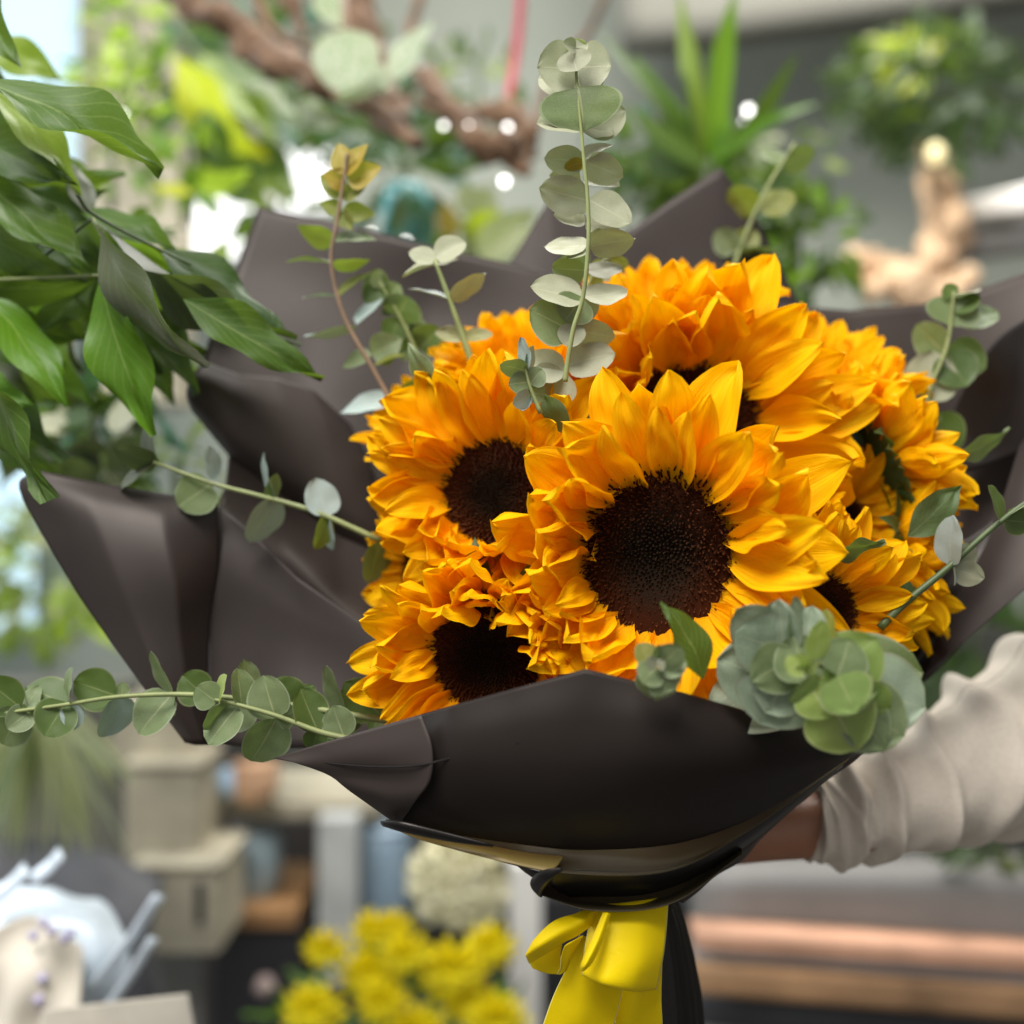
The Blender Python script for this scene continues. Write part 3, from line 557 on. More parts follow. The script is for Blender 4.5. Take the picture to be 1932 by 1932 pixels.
bush('leafy_plant','dense blurred greenery behind the money tree leaves',150,640,190,200,1.05,110,(70,140),.35,[M_lgrn,M_ldrk,M_lbri,M_ltea,M_lpur],dep=.1)
bush('leafy_plant','grey green eucalyptus leaves hanging behind the money tree',180,820,110,80,.95,34,(55,85),.8,[M_egrn,M_lpur,M_ldrk,M_esil],ms=ROUND,dep=.06,ar=.9)
r=thing('privet_sprig','tiny sprig of round dark leaves in front of the pale pillar','plant',P(260,450,.95))
for a in ((215,410,250,432,24),(262,430,270,388,26),(300,440,340,430,16),(240,440,215,408,20),(290,430,330,450,18)): leaf(r,*a,.95,M_lgrn,ROUND,.8)
stemtube(r,[(210,430,.95),(270,436,.95),(300,440,.95)],[.001]*3,M_sgrn)

# ------------------------------------------------------------------ wrapping paper
wr=thing('wrapping_paper','dark charcoal florist paper wrapped round the sunflowers in pointed folds','wrapping paper',P(1190,1700,.62))
def ws(lb,rows=None,mat=M_pap,**k):
    o=sheet('paper_sheet',rows,mat,wr,**k); o['label']=lb; return o
ws('back left sheet with a square upper corner',lin=True,rows=[[(485,388,.80),(650,422,.80),(830,468,.80),(1010,508,.80),(1200,600,.80)],[(440,520,.79),(620,560,.795),(800,600,.80),(1000,640,.79),(1200,700,.78)],[(378,690,.765),(560,730,.775),(760,760,.78),(1000,800,.77),(1200,820,.76)],[(360,760,.76),(540,900,.75),(760,1050,.73),(960,1100,.71),(1200,1150,.70)]],linr=(0,),amp=.012,fr=7,seed=2)
ws('curled left sheet with a rolled lower edge',lin=True,rows=[[(385,682,.735),(450,706,.735),(520,712,.74),(590,735,.745),(660,800,.75)],[(360,712,.72),(440,745,.722),(540,775,.73),(620,815,.735),(700,880,.74)],[(352,745,.722),(430,820,.72),(530,880,.722),(640,960,.725),(740,1020,.73)],[(362,775,.735),(440,870,.738),(540,965,.738),(640,1030,.738),(760,1100,.738)]],mat=M_pinn,nu=24)
ws('sheet between the curled sheet and the lower left sheet',lin=True,rows=[[(432,850,.742),(530,900,.742),(640,985,.742),(780,1070,.73)],[(425,915,.712),(530,1010,.708),(640,1110,.70),(760,1190,.695)],[(412,960,.70),(540,1100,.70),(660,1190,.69),(780,1270,.68)],[(410,1100,.70),(540,1220,.70),(660,1300,.69),(800,1380,.67)]],mat=M_pinn)
ws('lower left sheet, right half of its fold',lin=True,rows=[[(412,948,.685),(470,1000,.68),(560,1090,.672),(660,1160,.665),(760,1230,.655)],[(414,1060,.675),(480,1100,.675),(570,1160,.67),(680,1210,.66),(780,1260,.65)],[(396,1200,.675),(480,1220,.672),(570,1250,.665),(680,1280,.655),(780,1310,.645)],[(396,1400,.66),(480,1410,.655),(580,1410,.645),(700,1410,.64),(800,1400,.63)]],mat=M_pap,amp=.006,fr=14,seed=5)
ws('lower left pointed sheet, left half of its fold',lin=True,rows=[[(76,888,.665),(190,912,.67),(310,932,.675),(412,950,.672)],[(36,922,.66),(175,960,.655),(310,985,.66),(414,1000,.676)],[(112,1065,.65),(220,1085,.645),(330,1095,.65),(416,1065,.68)],[(195,1195,.645),(270,1205,.642),(340,1205,.65),(396,1180,.675)],[(280,1312,.64),(320,1322,.64),(360,1322,.65),(394,1300,.668)],[(350,1400,.64),(370,1405,.645),(386,1405,.65),(398,1405,.66)]],mat=M_pap,linr=(0,),amp=.004,fr=16,seed=8)
ws('back sheet with the smaller peak',[[(940,530,.835),(1000,435,.835),(1036,376,.835),(1100,405,.835),(1200,460,.835)],[(940,640,.82),(1000,640,.82),(1060,640,.82),(1120,640,.82),(1200,640,.82)]],linr=(0,))
ws('back sheet with the tallest peak',[[(1140,470,.81),(1260,382,.81),(1360,315,.81),(1430,412,.81),(1512,575,.81)],[(1120,600,.80),(1250,600,.80),(1360,600,.80),(1440,600,.80),(1560,660,.80)],[(1120,800,.76),(1250,800,.76),(1360,800,.76),(1440,800,.76),(1600,800,.76)]],linr=(0,),amp=.01,fr=6)
ws('wide back right sheet',[[(1470,575,.80),(1600,587,.80),(1740,575,.795),(1850,545,.785),(2010,485,.77)],[(1480,700,.79),(1620,700,.795),(1760,690,.79),(1870,660,.775),(2020,620,.75)],[(1500,900,.77),(1640,900,.785),(1780,900,.785),(1890,880,.76),(2040,860,.73)],[(1540,1100,.74),(1640,1110,.755),(1760,1120,.755),(1860,1100,.73),(2040,1000,.70)],[(1540,1260,.70),(1640,1270,.71),(1728,1290,.71),(1840,1180,.70),(2040,1010,.69)]],M_pinn,linr=(0,),amp=.01,fr=9,seed=4)
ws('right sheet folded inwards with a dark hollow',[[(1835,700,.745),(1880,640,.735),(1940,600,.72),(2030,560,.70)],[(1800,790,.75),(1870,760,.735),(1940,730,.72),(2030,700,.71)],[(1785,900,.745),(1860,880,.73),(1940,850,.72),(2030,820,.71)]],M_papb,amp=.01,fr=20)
ws('outer right sheet edge running down to the rosette',[[(1932,840,.70),(1990,760,.69),(2050,700,.68)],[(1870,1010,.69),(1940,960,.68),(2050,900,.67)],[(1800,1140,.68),(1870,1110,.67),(2050,980,.66)],[(1722,1290,.67),(1760,1262,.665),(2050,1010,.655)]],M_pap,amp=.01,fr=12,seed=3)
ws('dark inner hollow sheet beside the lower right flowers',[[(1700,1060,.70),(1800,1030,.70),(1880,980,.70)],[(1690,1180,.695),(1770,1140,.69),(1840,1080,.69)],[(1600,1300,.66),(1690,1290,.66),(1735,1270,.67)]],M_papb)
# cone of the wrap
def cone():
    v=[];uv=[];n=72; st=[(1185,1700,.615,62,58),(1182,1650,.625,105,85),(1178,1590,.64,190,130),(1170,1520,.655,300,190),(1160,1450,.665,395,240),(1150,1400,.67,440,270)]
    for i,(x,y,d,rx,rd) in enumerate(st):
        for j in range(n+1):
            a=6.2832*j/n; q=1+.03*math.sin(a*9+i*.4)+.02*math.sin(a*17)
            c=P(x,y,d); v.append(c+Vector((S(rx,d)*math.cos(a)*q,S(rd,d)*math.sin(a)*q,0))); uv.append((j/n,i/5))
    return mesh('cone',v,grid(len(st),n+1),uv)
o=obj('paper_cone',cone(),M_papb,wr); m=o.modifiers.new('t','SOLIDIFY'); m.thickness=.0006
def handle():
    v=[];uv=[];n=90; ys=[1660,1700,1740,1800,1870,1960,2060]; rs=[96,84,98,112,124,132,138]
    for i,(y,rr_) in enumerate(zip(ys,rs)):
        for j in range(n+1):
            a=6.2832*j/n; q=1+.05*math.sin(a*7+.5+i*.15)+.035*math.sin(a*19+i*.3)
            v.append(P(1188,y,.645)+Vector((S(rr_,.645)*math.cos(a)*q,S(rr_*.8,.645)*math.sin(a)*q,0))); uv.append((j/n,i/6))
    return mesh('handle',v,grid(len(ys),n+1),uv)
o=obj('paper_handle',handle(),M_papb,wr); m=o.modifiers.new('t','SOLIDIFY'); m.thickness=.0006
# front folds
ws('front flap with a peaked upper edge',[[(770,1355,.560),(850,1332,.54),(980,1296,.528),(1105,1262,.521),(1290,1307,.518),(1460,1356,.530),(1625,1407,.57)],
 [(765,1400,.560),(850,1390,.535),(980,1370,.522),(1105,1358,.516),(1290,1374,.512),(1460,1400,.528),(1622,1408,.571)],
 [(762,1450,.562),(850,1450,.535),(980,1450,.522),(1105,1450,.516),(1290,1450,.514),(1450,1450,.531),(1620,1411,.572)],
 [(748,1500,.566),(850,1516,.543),(980,1528,.531),(1110,1534,.526),(1290,1524,.530),(1450,1490,.546),(1618,1414,.574)],
 [(745,1547,.566),(850,1572,.560),(980,1592,.553),(1110,1603,.550),(1290,1588,.553),(1450,1527,.562),(1615,1420,.579)]],M_papf,linr=(0,),nu=40,nv=60)
ws('pointed left tip of the front flap, its light painted as paler paper',[[(515,1431,.580),(600,1404,.566),(700,1375,.554),(795,1348,.543)],[(560,1440,.570),(640,1430,.560),(720,1420,.549),(815,1410,.537)],[(620,1462,.566),(680,1465,.558),(740,1468,.549),(812,1470,.537)],[(660,1492,.564),(700,1500,.557),(740,1510,.551),(785,1510,.544)],[(735,1545,.566),(742,1548,.563),(750,1550,.561),(757,1550,.561)]],M_pinn,linr=(0,4),seed=11)  # same paper as the flap; light on the tip put into its colour
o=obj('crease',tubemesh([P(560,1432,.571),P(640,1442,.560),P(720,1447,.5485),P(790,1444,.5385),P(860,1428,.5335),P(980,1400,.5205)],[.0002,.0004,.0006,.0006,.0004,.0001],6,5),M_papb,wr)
ws('first fold under the flap, olive gleam painted into its paper',[[(728,1546,.590),(930,1572,.580),(1110,1590,.570),(1290,1574,.572),(1450,1514,.580),(1606,1420,.592)],[(738,1557,.578),(915,1594,.568),(1080,1618,.560),(1270,1610,.562),(1425,1543,.572),(1602,1428,.588)],[(745,1564,.568),(900,1612,.556),(1040,1645,.546),(1250,1646,.548),(1400,1575,.562),(1598,1436,.584)]],M_papo)
ws('narrow strip at the left of the first fold, gold gleam painted in',[[(742,1554,.571),(800,1572,.567),(915,1594,.561),(1000,1610,.555),(1064,1616,.551)],[(745,1562,.566),(800,1581,.562),(905,1604,.555),(985,1625,.548),(1050,1635,.545)],[(748,1566,.565),(800,1586,.560),(900,1614,.553),(980,1633,.546),(1036,1645,.543)]],papermat('painted_gold_gleam_paper',(.20,.145,.045),.35))  # extra strip whose colour paints the golden reflection on the fold
ws('fold under the first painted gleam, its shade put into black paper',[[(1036,1640,.548),(1250,1640,.550),(1400,1570,.564),(1597,1435,.586)],[(1036,1668,.558),(1240,1664,.560),(1395,1592,.570),(1592,1440,.589)],[(1075,1692,.572),(1240,1682,.572),(1395,1604,.580),(1590,1446,.592)]],M_papb)  # shade of this downward fold put into the darker paper
ws('lowest fold above the ribbon, olive gleam painted into its paper',[[(1010,1655,.592),(1110,1680,.590),(1250,1668,.588),(1400,1596,.588)],[(1010,1672,.576),(1110,1700,.572),(1255,1690,.572),(1400,1604,.578)],[(1014,1686,.562),(1120,1718,.556),(1268,1704,.558),(1400,1612,.572)]],M_papo)
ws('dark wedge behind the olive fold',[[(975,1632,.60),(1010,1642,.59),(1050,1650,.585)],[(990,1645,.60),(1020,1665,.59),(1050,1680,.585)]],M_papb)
ws('crumpled right edge of the cone',[[(1255,1660,.60),(1400,1575,.605),(1500,1500,.61),(1575,1440,.61),(1645,1398,.60)],[(1270,1690,.595),(1400,1600,.60),(1480,1535,.605),(1570,1462,.605),(1645,1402,.598)],[(1285,1696,.60),(1385,1632,.61),(1455,1562,.615),(1560,1475,.615),(1640,1410,.603)]],M_pinn,amp=.008,fr=50)
for a in ([(722,1554,.562),(760,1560,.553),(850,1580,.55),(930,1596,.546)],[(1018,1688,.563),(1012,1672,.553),(1030,1652,.54),(1060,1640,.536)]):
    obj('rolled_edge',tubemesh([P(*p) for p in a],[.0010,.0020,.0016,.0005],12,5,flat=2.0),M_papb,wr)

# ------------------------------------------------------------------ ribbon
rb=thing('ribbon_bow','bright yellow satin ribbon tied below the paper with a loop and hanging tails','ribbon',P(1180,1720,.58))
def rs(nm,rows,**k): return sheet(nm,rows,M_rib,rb,thick=.0004,**k)
rs('band',[[(1120,1700,.575),(1160,1705,.567),(1210,1700,.566),(1262,1690,.575)],[(1108,1760,.568),(1150,1765,.558),(1205,1765,.558),(1258,1745,.570)],[(1100,1810,.562),(1150,1822,.551),(1200,1822,.552),(1252,1800,.566)],[(1098,1838,.560),(1140,1856,.550),(1190,1868,.552),(1240,1866,.565)],[(1110,1836,.566),(1150,1850,.562),(1195,1862,.564),(1238,1858,.572)]],amp=.004,fr=40)
rs('loop',[[(1122,1708,.572),(1090,1722,.566),(1045,1738,.562),(1010,1770,.560),(992,1800,.562)],[(1126,1712,.57),(1100,1738,.562),(1062,1756,.556),(1020,1784,.556),(992,1804,.562)],[(1118,1745,.568),(1090,1765,.562),(1064,1778,.56),(1030,1800,.562),(998,1818,.565)]],seed=3)
rs('loop',[[(1062,1770,.572),(1020,1776,.57),(996,1795,.57)],[(1058,1800,.573),(1020,1806,.57),(994,1806,.57)],[(1056,1838,.575),(1030,1836,.574),(1004,1826,.572)]])
rs('loop',[[(1100,1765,.564),(1082,1775,.559),(1066,1785,.558),(1058,1808,.560)],[(1084,1795,.566),(1076,1800,.562),(1064,1812,.562),(1056,1830,.564)],[(1068,1832,.568),(1064,1834,.566),(1058,1838,.566),(1050,1838,.568)]])
rs('fold_loop',[[(1138,1722,.556),(1146,1722,.554),(1152,1724,.556)],[(1118,1770,.550),(1128,1772,.547),(1137,1775,.550)],[(1098,1815,.547),(1106,1818,.543),(1118,1815,.547)],[(1095,1830,.549),(1100,1832,.547),(1106,1828,.549)]])
rs('tail',[[(1092,1762,.572),(1150,1772,.574),(1200,1790,.576)],[(1072,1820,.572),(1125,1840,.568),(1180,1850,.572)],[(1040,1890,.575),(1100,1910,.570),(1165,1915,.572)],[(1010,1975,.58),(1075,1975,.576),(1140,1990,.576)]],amp=.005,fr=30)
rs('tail',[[(1170,1800,.58),(1210,1800,.578),(1250,1780,.582)],[(1168,1870,.578),(1210,1880,.574),(1246,1870,.58)],[(1160,1930,.58),(1205,1935,.575),(1250,1935,.58)],[(1155,2000,.585),(1205,2000,.58),(1252,2000,.585)]],amp=.006,fr=40,seed=4)

# ------------------------------------------------------------------ sunflowers
def diskmesh(seed):
    rr=random.Random(seed); v=[];f=[];uv=[]
    n=1500
    for i in range(n):
        q=math.sqrt((i+.5)/n); a=i*2.399963+rr.uniform(-.04,.04); r_=q*.955
        z0=.20*(1-q**2.4)-.10*math.exp(-(q/.42)**2); h=(.035 if q<.42 else .05+.055*min(1,(q-.42)/.4))*rr.uniform(.6,1.4)
        c=Vector((r_*math.cos(a),r_*math.sin(a),z0)); rad=Vector((math.cos(a),math.sin(a),0))
        lean=rad*(.9*(q-.35))*h+Vector((rr.uniform(-1,1),rr.uniform(-1,1),0))*h*.35
        w_=.017 if q<.42 else .012
        k=len(v)
        for j in range(3):
            b=a+2.094*j; v.append(c+Vector((math.cos(b)*w_*1.3,math.sin(b)*w_*1.3,-.02))); uv.append((q,0))
        for j in range(3):
            b=a+2.094*j; v.append(c+lean*.8+Vector((math.cos(b)*w_*.8,math.sin(b)*w_*.8,h*.8))); uv.append((q,.6))
        v.append(c+lean*1.05+Vector((0,0,h))); uv.append((q,1))
        for j in range(3):
            j2=(j+1)%3; f+=[(k+j,k+j2,k+3+j2,k+3+j),(k+3+j,k+3+j2,k+6)]
    return mesh('florets',v,f,uv,False)
def domemesh():
    v=[];uv=[];n=48;m=12
    for i in range(m+1):
        q=i/m
        for j in range(n+1):
            a=6.2832*j/n; v.append((q*math.cos(a),q*math.sin(a),.18*(1-q**2.4)-.10*math.exp(-(q/.42)**2)-.005)); uv.append((q,0))
    return mesh('dome',v,grid(m+1,n+1),uv)
def backmesh():
    v=[];uv=[];n=32; pr=[(.06,-.42),(.12,-.36),(.35,-.28),(.7,-.18),(.98,-.05),(1.0,.0)]
    for i,(q,z) in enumerate(pr):
        for j in range(n+1):
            a=6.2832*j/n; v.append((q*math.cos(a),q*math.sin(a),z)); uv.append((j/n,i/5))
    return mesh('receptacle',v,grid(len(pr),n+1),uv)
FLO=[diskmesh(1),diskmesh(2)]; DOME=domemesh(); BACK=backmesh()
def sunflower(label,x,y,d,yaw,pitch,rpx,lf=1.15,rings=None,el=(.75,.45,.15),curlside=None,seed=0,sq=1.0,stem=True,n=(19,19,16)):
    global rnd
    save=rnd; rnd=random.Random(100+seed)
    c=P(x,y,d); Rr=S(rpx,d)
    nv=Vector((math.sin(R(yaw))*math.cos(R(pitch)),-math.cos(R(yaw))*math.cos(R(pitch)),math.sin(R(pitch))))
    z=nv; up=Vector((0,0,1)); xx=up.cross(z).normalized(); yy=z.cross(xx)
    B=Matrix(((xx.x,yy.x,z.x,0),(xx.y,yy.y,z.y,0),(xx.z,yy.z,z.z,0),(0,0,0,1)))
    root=thing('sunflower',label,'sunflower',c-nv*Rr*.4,'sunflowers of the bouquet')
    T=Matrix.Translation(c)@B
    Sc=Matrix.Diagonal((Rr,Rr*sq,Rr,1))
    dk=obj('seed_disk',DOME,M_disk,root,T@Sc)
    fl=obj('disk_florets',FLO[seed%2],M_disk,root,T@Sc@Matrix.Rotation(seed,4,'Z')); fl['kind']='stuff'
    obj('receptacle',BACK,M_brct,root,T@Sc)
    for ring in range(3):
        for k in range(n[ring]):
            a=6.2832*(k+.5*ring+rnd.uniform(-.28,.28))/n[ring]
            e=el[ring]+rnd.uniform(-.2,.22)
            L=Rr*lf*(.95,1.05,1.1)[ring]*rnd.uniform(.85,1.12); r0=Rr*(.86,.90,.92)[ring]
            cs=False
            if curlside is not None:
                da=math.cos(a-R(curlside)); cs=da>.25 and rnd.random()<.75
                if da>.25: e+=.55*da; L*=1-.18*da
            me=rnd.choice(PETC) if (cs or rnd.random()<.12) else rnd.choice(PET)
            M=T@Matrix.Rotation(a,4,'Z')@Matrix.Translation((r0,0,Rr*(.02-.04*ring)))@Matrix.Rotation(rnd.uniform(-.2,.2),4,'Z')@Matrix.Rotation(-e,4,'Y')@Matrix.Rotation(rnd.uniform(-.4,.4),4,'X')@Matrix.Diagonal((L,L*rnd.uniform(.92,1.15),L*rnd.uniform(.8,1.2),1))
            obj('petal',me,M_pet,root,M)
    for k in range(22):
        a=6.2832*(k+rnd.uniform(-.3,.3))/22; L=Rr*rnd.uniform(.75,1.15)
        M=T@Matrix.Rotation(a,4,'Z')@Matrix.Translation((Rr*.85,0,-Rr*(.12+.05*(k%2))))@Matrix.Rotation(rnd.uniform(-.2,.5),4,'Y')@Matrix.Diagonal((L,L,L,1))
        obj('bract',rnd.choice(BRCT),M_brct,root,M)
    if stem:
        b0=c-nv*Rr*.35; h=P(1190+(x-1230)*.06,1760,.645)
        mid=b0.lerp(h,.45)-nv*.03+Vector((0,.02,0)); me=tubemesh([b0,mid,h],[.0045,.0045,.004],10,8); obj('stem',me,M_sgrn,root)
    rnd=save
    return root
F=[]
F.append(sunflower('large sunflower at the centre front with the biggest dark disk',1240,1052,.575,-18,2,156,1.34,el=(.78,.5,.22),curlside=190,seed=1,sq=1.27,n=(21,20,17)))
F.append(sunflower('sunflower left of the largest one, its disk partly covered',935,932,.625,-22,4,112,1.45,el=(.8,.5,.2),curlside=250,seed=2))
F.append(sunflower('lowest left sunflower with its disk cut off by the front flap',920,1236,.60,-12,-2,118,1.3,el=(1.0,.75,.45),curlside=60,seed=3,sq=1.05))
F.append(sunflower('sunflower above the largest one showing only the top arc of its disk',1305,815,.655,2,4,142,1.4,el=(.85,.5,.25),seed=4,curlside=150))
F.append(sunflower('topmost sunflower turned up and away, green bracts showing',1255,640,.70,-8,68,100,1.35,el=(1.25,1.0,.7),seed=5))
F.append(sunflower('sunflower peeping above the left pair beside the tall eucalyptus',990,720,.695,-10,62,90,1.3,el=(1.2,.9,.6),seed=6))
F.append(sunflower('small sunflower at the upper left turned away behind a green leaf',835,800,.685,-50,50,80,1.2,el=(1.1,.8,.5),seed=7))
F.append(sunflower('sunflower at the upper right edge pointing upwards',1520,740,.70,30,58,100,1.3,el=(1.2,.9,.6),seed=8))
F.append(sunflower('sunflower at the right turned away with dark green bracts',1655,885,.68,100,22,88,1.35,el=(.9,.6,.3),seed=9))
F.append(sunflower('shaded sunflower at the lower right with its disk half hidden by the rosette',1548,1160,.602,22,0,84,1.6,el=(.7,.4,.15),seed=10))
F.append(sunflower('sunflower at the far right edge turned sideways, below the dark bracts',1690,1050,.68,80,2,92,1.2,el=(.9,.6,.3),seed=11))
F.append(sunflower('sunflower tucked between the largest one and the right edge',1590,985,.66,40,18,78,1.3,el=(1.1,.8,.5),seed=12))
F.append(sunflower('sunflower squeezed behind the two left ones at the bouquet edge',800,1085,.66,-55,0,72,1.3,el=(.9,.6,.3),seed=13))
# green leaves on the flower stems
def sleaf(f,a,d,mat=M_sfl,ar=.5,sgn=None): 
    o=leaf(f,*a,d,mat,LANC if ar<.7 else OVAT,ar,sgn=sgn)
sleaf(F[0],(1330,1280,1248,1138,72),.515,M_lgrn,.55); sleaf(F[0],(1080,820,1020,740,40),.585)
sleaf(F[6],(850,760,770,650,42),.63,M_egrn); sleaf(F[3],(1390,600,1450,515,80),.70,M_esil,.9); 
sleaf(F[9],(1545,1040,1665,1022,34),.575); sleaf(F[8],(1710,1010,1812,920,70),.615); sleaf(F[8],(1800,860,1905,808,42),.66,M_egrn)
sleaf(F[1],(975,705,1030,750,30),.6,M_ldrk); sleaf(F[10],(1690,1100,1705,1200,50),.63,M_brct); sleaf(F[9],(1700,1090,1730,1180,44),.625,M_brct)
sleaf(F[4],(1250,640,1232,570,44),.665,M_brct); sleaf(F[4],(1275,640,1290,565,30),.665,M_brct)

# ------------------------------------------------------------------ eucalyptus
def euc(label,stempts,leaves,d,rad=.0013,mat=M_stem,ms=ROUND,ar=.95):
    r=thing('eucalyptus_stem',label,'eucalyptus',P(stempts[0][0],stempts[0][1],d),'eucalyptus stems in the bouquet')
    k=len(stempts); stemtube(r,[(x,y,(q[0] if q else d)) for x,y,*q in stempts],[rad*(1.2-.6*i/(k-1)) for i in range(k)],mat)
    for a in leaves:
        bx,by,tx,ty,w_,mt=a[:6]; dz=a[6] if len(a)>6 else 0
        tx=bx+(tx-bx)*1.12; ty=by+(ty-by)*1.12; w_*=1.35
        leaf(r,bx,by,tx,ty,w_,d+dz+(.0008 if ms is not FLAT else -.0004)*len(r.children),mt,ms,ar,dd=U(-.006,.006))
    return r
si,gr,dk_,bl,li,oR,ol=M_esil,M_egrn,M_edrk,M_eblu,M_elim,M_eora,M_eoli
euc('tall silvery eucalyptus stem standing highest above the sunflowers',[(1066,720),(1070,690),(1082,620),(1100,560),(1110,462),(1109,378),(1102,304),(1097,250),(1088,150),(1085,90)],[
 (1086,92,1066,82,22,si,-.004),(1086,92,1106,84,22,si,-.004),(1088,98,1086,76,30,li,-.003),(1089,134,1078,98,50,si,-.008),
 (1090,128,1024,128,74,si,0),(1090,128,1145,124,70,si,.003),(1090,160,1025,150,50,si,.004),(1090,150,1135,150,50,si,.004),
 (1091,164,1100,236,118,gr,-.008),(1098,240,1024,234,46,si,0),(1098,242,1168,212,60,si,.003),(1096,240,1150,250,30,si,.002),
 (1102,304,1037,300,36,si),(1102,302,1148,278,26,si),(1104,306,1166,330,38,si,-.003),(1104,306,1070,315,14,oR,-.004),
 (1109,378,1030,358,50,si),(1109,376,1180,414,54,si,-.002),(1109,385,1085,395,20,si,.004),
 (1110,462,1038,466,36,si),(1110,460,1134,440,22,si,.003),(1111,466,1186,452,32,si,-.003),(1110,470,1075,485,20,si,-.002),
 (1100,563,1014,545,50,si,-.003),(1100,560,1172,550,38,si,-.003),(1098,560,1070,600,60,gr,-.008),(1098,563,1110,600,40,si,.002),
 (1082,624,1010,590,72,gr,-.002),(1082,624,1150,634,36,si,-.003),(1082,610,1075,650,40,si,-.006),
 (1105,415,1052,408,34,si,.002),(1105,420,1160,432,36,si,.002),(1106,510,1050,505,34,gr,.002),(1106,512,1165,506,30,si,.002),(1096,340,1045,332,30,si,.003),(1103,342,1160,350,32,si,.003),
 (1068,696,994,690,50,si,-.004),(1068,690,1148,670,54,si,-.003),(1066,700,1030,745,70,si,-.006),(1062,720,1020,780,50,dk_,.01)],.578,.0012,ar=.85)
euc('slim brown eucalyptus stem at the left with orange tip leaves',[(768,808),(745,770),(700,690),(650,600),(625,500),(635,420),(650,330),(655,290)],[
 (655,330,640,278,40,oR),(650,330,690,280,34,oR),(655,340,712,320,44,oR),(652,345,615,330,36,oR),(650,370,610,335,36,ol),(650,380,690,345,30,ol),
 (645,395,608,385,28,ol),(645,400,700,405,34,ol),(640,400,660,430,30,ol),(632,455,570,430,30,ol),(632,455,700,452,26,dk_),(626,497,552,494,8,gr),(626,497,690,492,12,ol),
 (640,560,580,562,6,bl),(640,558,692,520,20,ol),(672,615,588,632,6,bl),(672,612,725,566,26,bl),(700,668,652,690,28,gr),(700,668,752,645,52,gr,.004),(706,690,756,672,14,ol),(742,755,655,775,36,bl),(745,765,800,710,22,dk_)],.68,.0015,M_sbrn,ms=OVAT,ar=.75)
euc('short eucalyptus stem with a flat silvery pair on top, right of the brown one',[(897,702),(875,640),(848,565),(820,490)],[
 (822,487,872,462,40,si),(822,490,778,478,30,si),(822,500,768,520,16,si),(822,500,860,490,12,si),(850,567,782,548,14,bl),(850,567,906,522,18,bl),(878,640,830,625,32,ol),(878,640,922,630,24,ol)],.65,.0019)
euc('small cluster of round dark green eucalyptus leaves against the paper',[(800,700),(775,640),(750,590),(715,530)],[
 (718,545,712,512,24,gr),(718,550,690,565,36,dk_),(725,560,700,520,40,dk_),(735,560,752,540,32,gr),(750,590,738,570,40,dk_),(752,600,740,640,40,dk_),(750,600,768,565,62,dk_,-.004),(775,640,790,605,40,dk_),(775,640,806,628,44,dk_),(790,660,826,625,50,dk_),(775,650,745,660,40,dk_)],.70,.0012)
euc('slanting eucalyptus stem crossing the left paper sheets above the pointed one',[(718,1020),(600,968),(500,938),(400,912),(290,872)],[
 (618,975,598,912,44,bl),(618,975,625,1030,26,bl),(612,975,596,1028,20,ol,-.003),(520,940,500,866,20,bl),(520,940,478,1012,34,bl),(508,945,520,900,14,gr),
 (400,912,345,950,62,gr),(405,905,395,850,12,bl),(290,872,280,805,34,M_lpur),(290,872,235,915,30,M_lpur),(300,870,225,850,36,M_lpur),(718,1020,700,1090,34,gr)],.66,.0016,ms=ROUND)
euc('long eucalyptus stem running horizontally out of the left edge',[(735,1360),(640,1345),(560,1332),(450,1318),(340,1310),(220,1315),(120,1330),(-30,1350)],[
 (40,1335,-20,1290,60,dk_),(42,1335,10,1395,60,gr),(45,1338,70,1300,30,gr),(60,1340,20,1370,40,gr),(125,1325,90,1380,62,dk_),(125,1328,60,1300,50,dk_),(130,1328,135,1268,26,gr),(130,1330,140,1370,24,bl),
 (220,1312,150,1290,62,dk_),(225,1312,200,1380,32,bl),(230,1312,232,1290,22,gr),(325,1308,290,1240,34,gr),(325,1310,270,1375,58,gr),(330,1310,330,1345,16,gr),(390,1315,350,1280,56,dk_),
 (455,1322,440,1375,56,gr),(455,1322,470,1290,22,gr),(470,1320,460,1255,24,gr),(560,1335,520,1290,60,dk_),(560,1335,590,1300,34,dk_),(600,1340,570,1318,36,gr),(645,1345,620,1268,34,gr),(650,1345,660,1385,30,gr),(720,1350,660,1295,66,dk_),(720,1355,700,1375,30,dk_),(640,1345,600,1395,50,dk_),(690,1350,640,1350,40,gr)],.60,.0016)
euc('second shorter eucalyptus stem below the long one at the left',[(660,1395),(600,1380),(520,1350),(450,1330),(405,1320)],[
 (410,1325,375,1300,44,gr),(412,1325,425,1280,20,li),(425,1330,390,1370,20,gr),(450,1332,400,1395,52,gr),(455,1330,448,1270,24,gr),(520,1355,500,1285,62,gr),(522,1355,480,1425,60,gr),(522,1352,552,1345,44,gr),(600,1378,570,1310,44,dk_),(600,1378,590,1410,36,dk_),(650,1392,630,1340,50,gr)],.588,.0015)
euc('eucalyptus stem leaning right behind the topmost flowers',[(1370,560),(1382,512),(1412,430),(1450,350),(1500,270)],[
 (1390,475,1355,440,34,gr),(1390,478,1420,440,40,ol),(1392,476,1452,473,3,gr),(1430,395,1380,365,36,ol),(1430,398,1490,370,44,ol),(1475,310,1440,290,28,gr),(1478,310,1530,290,30,gr)],.80,.0018)
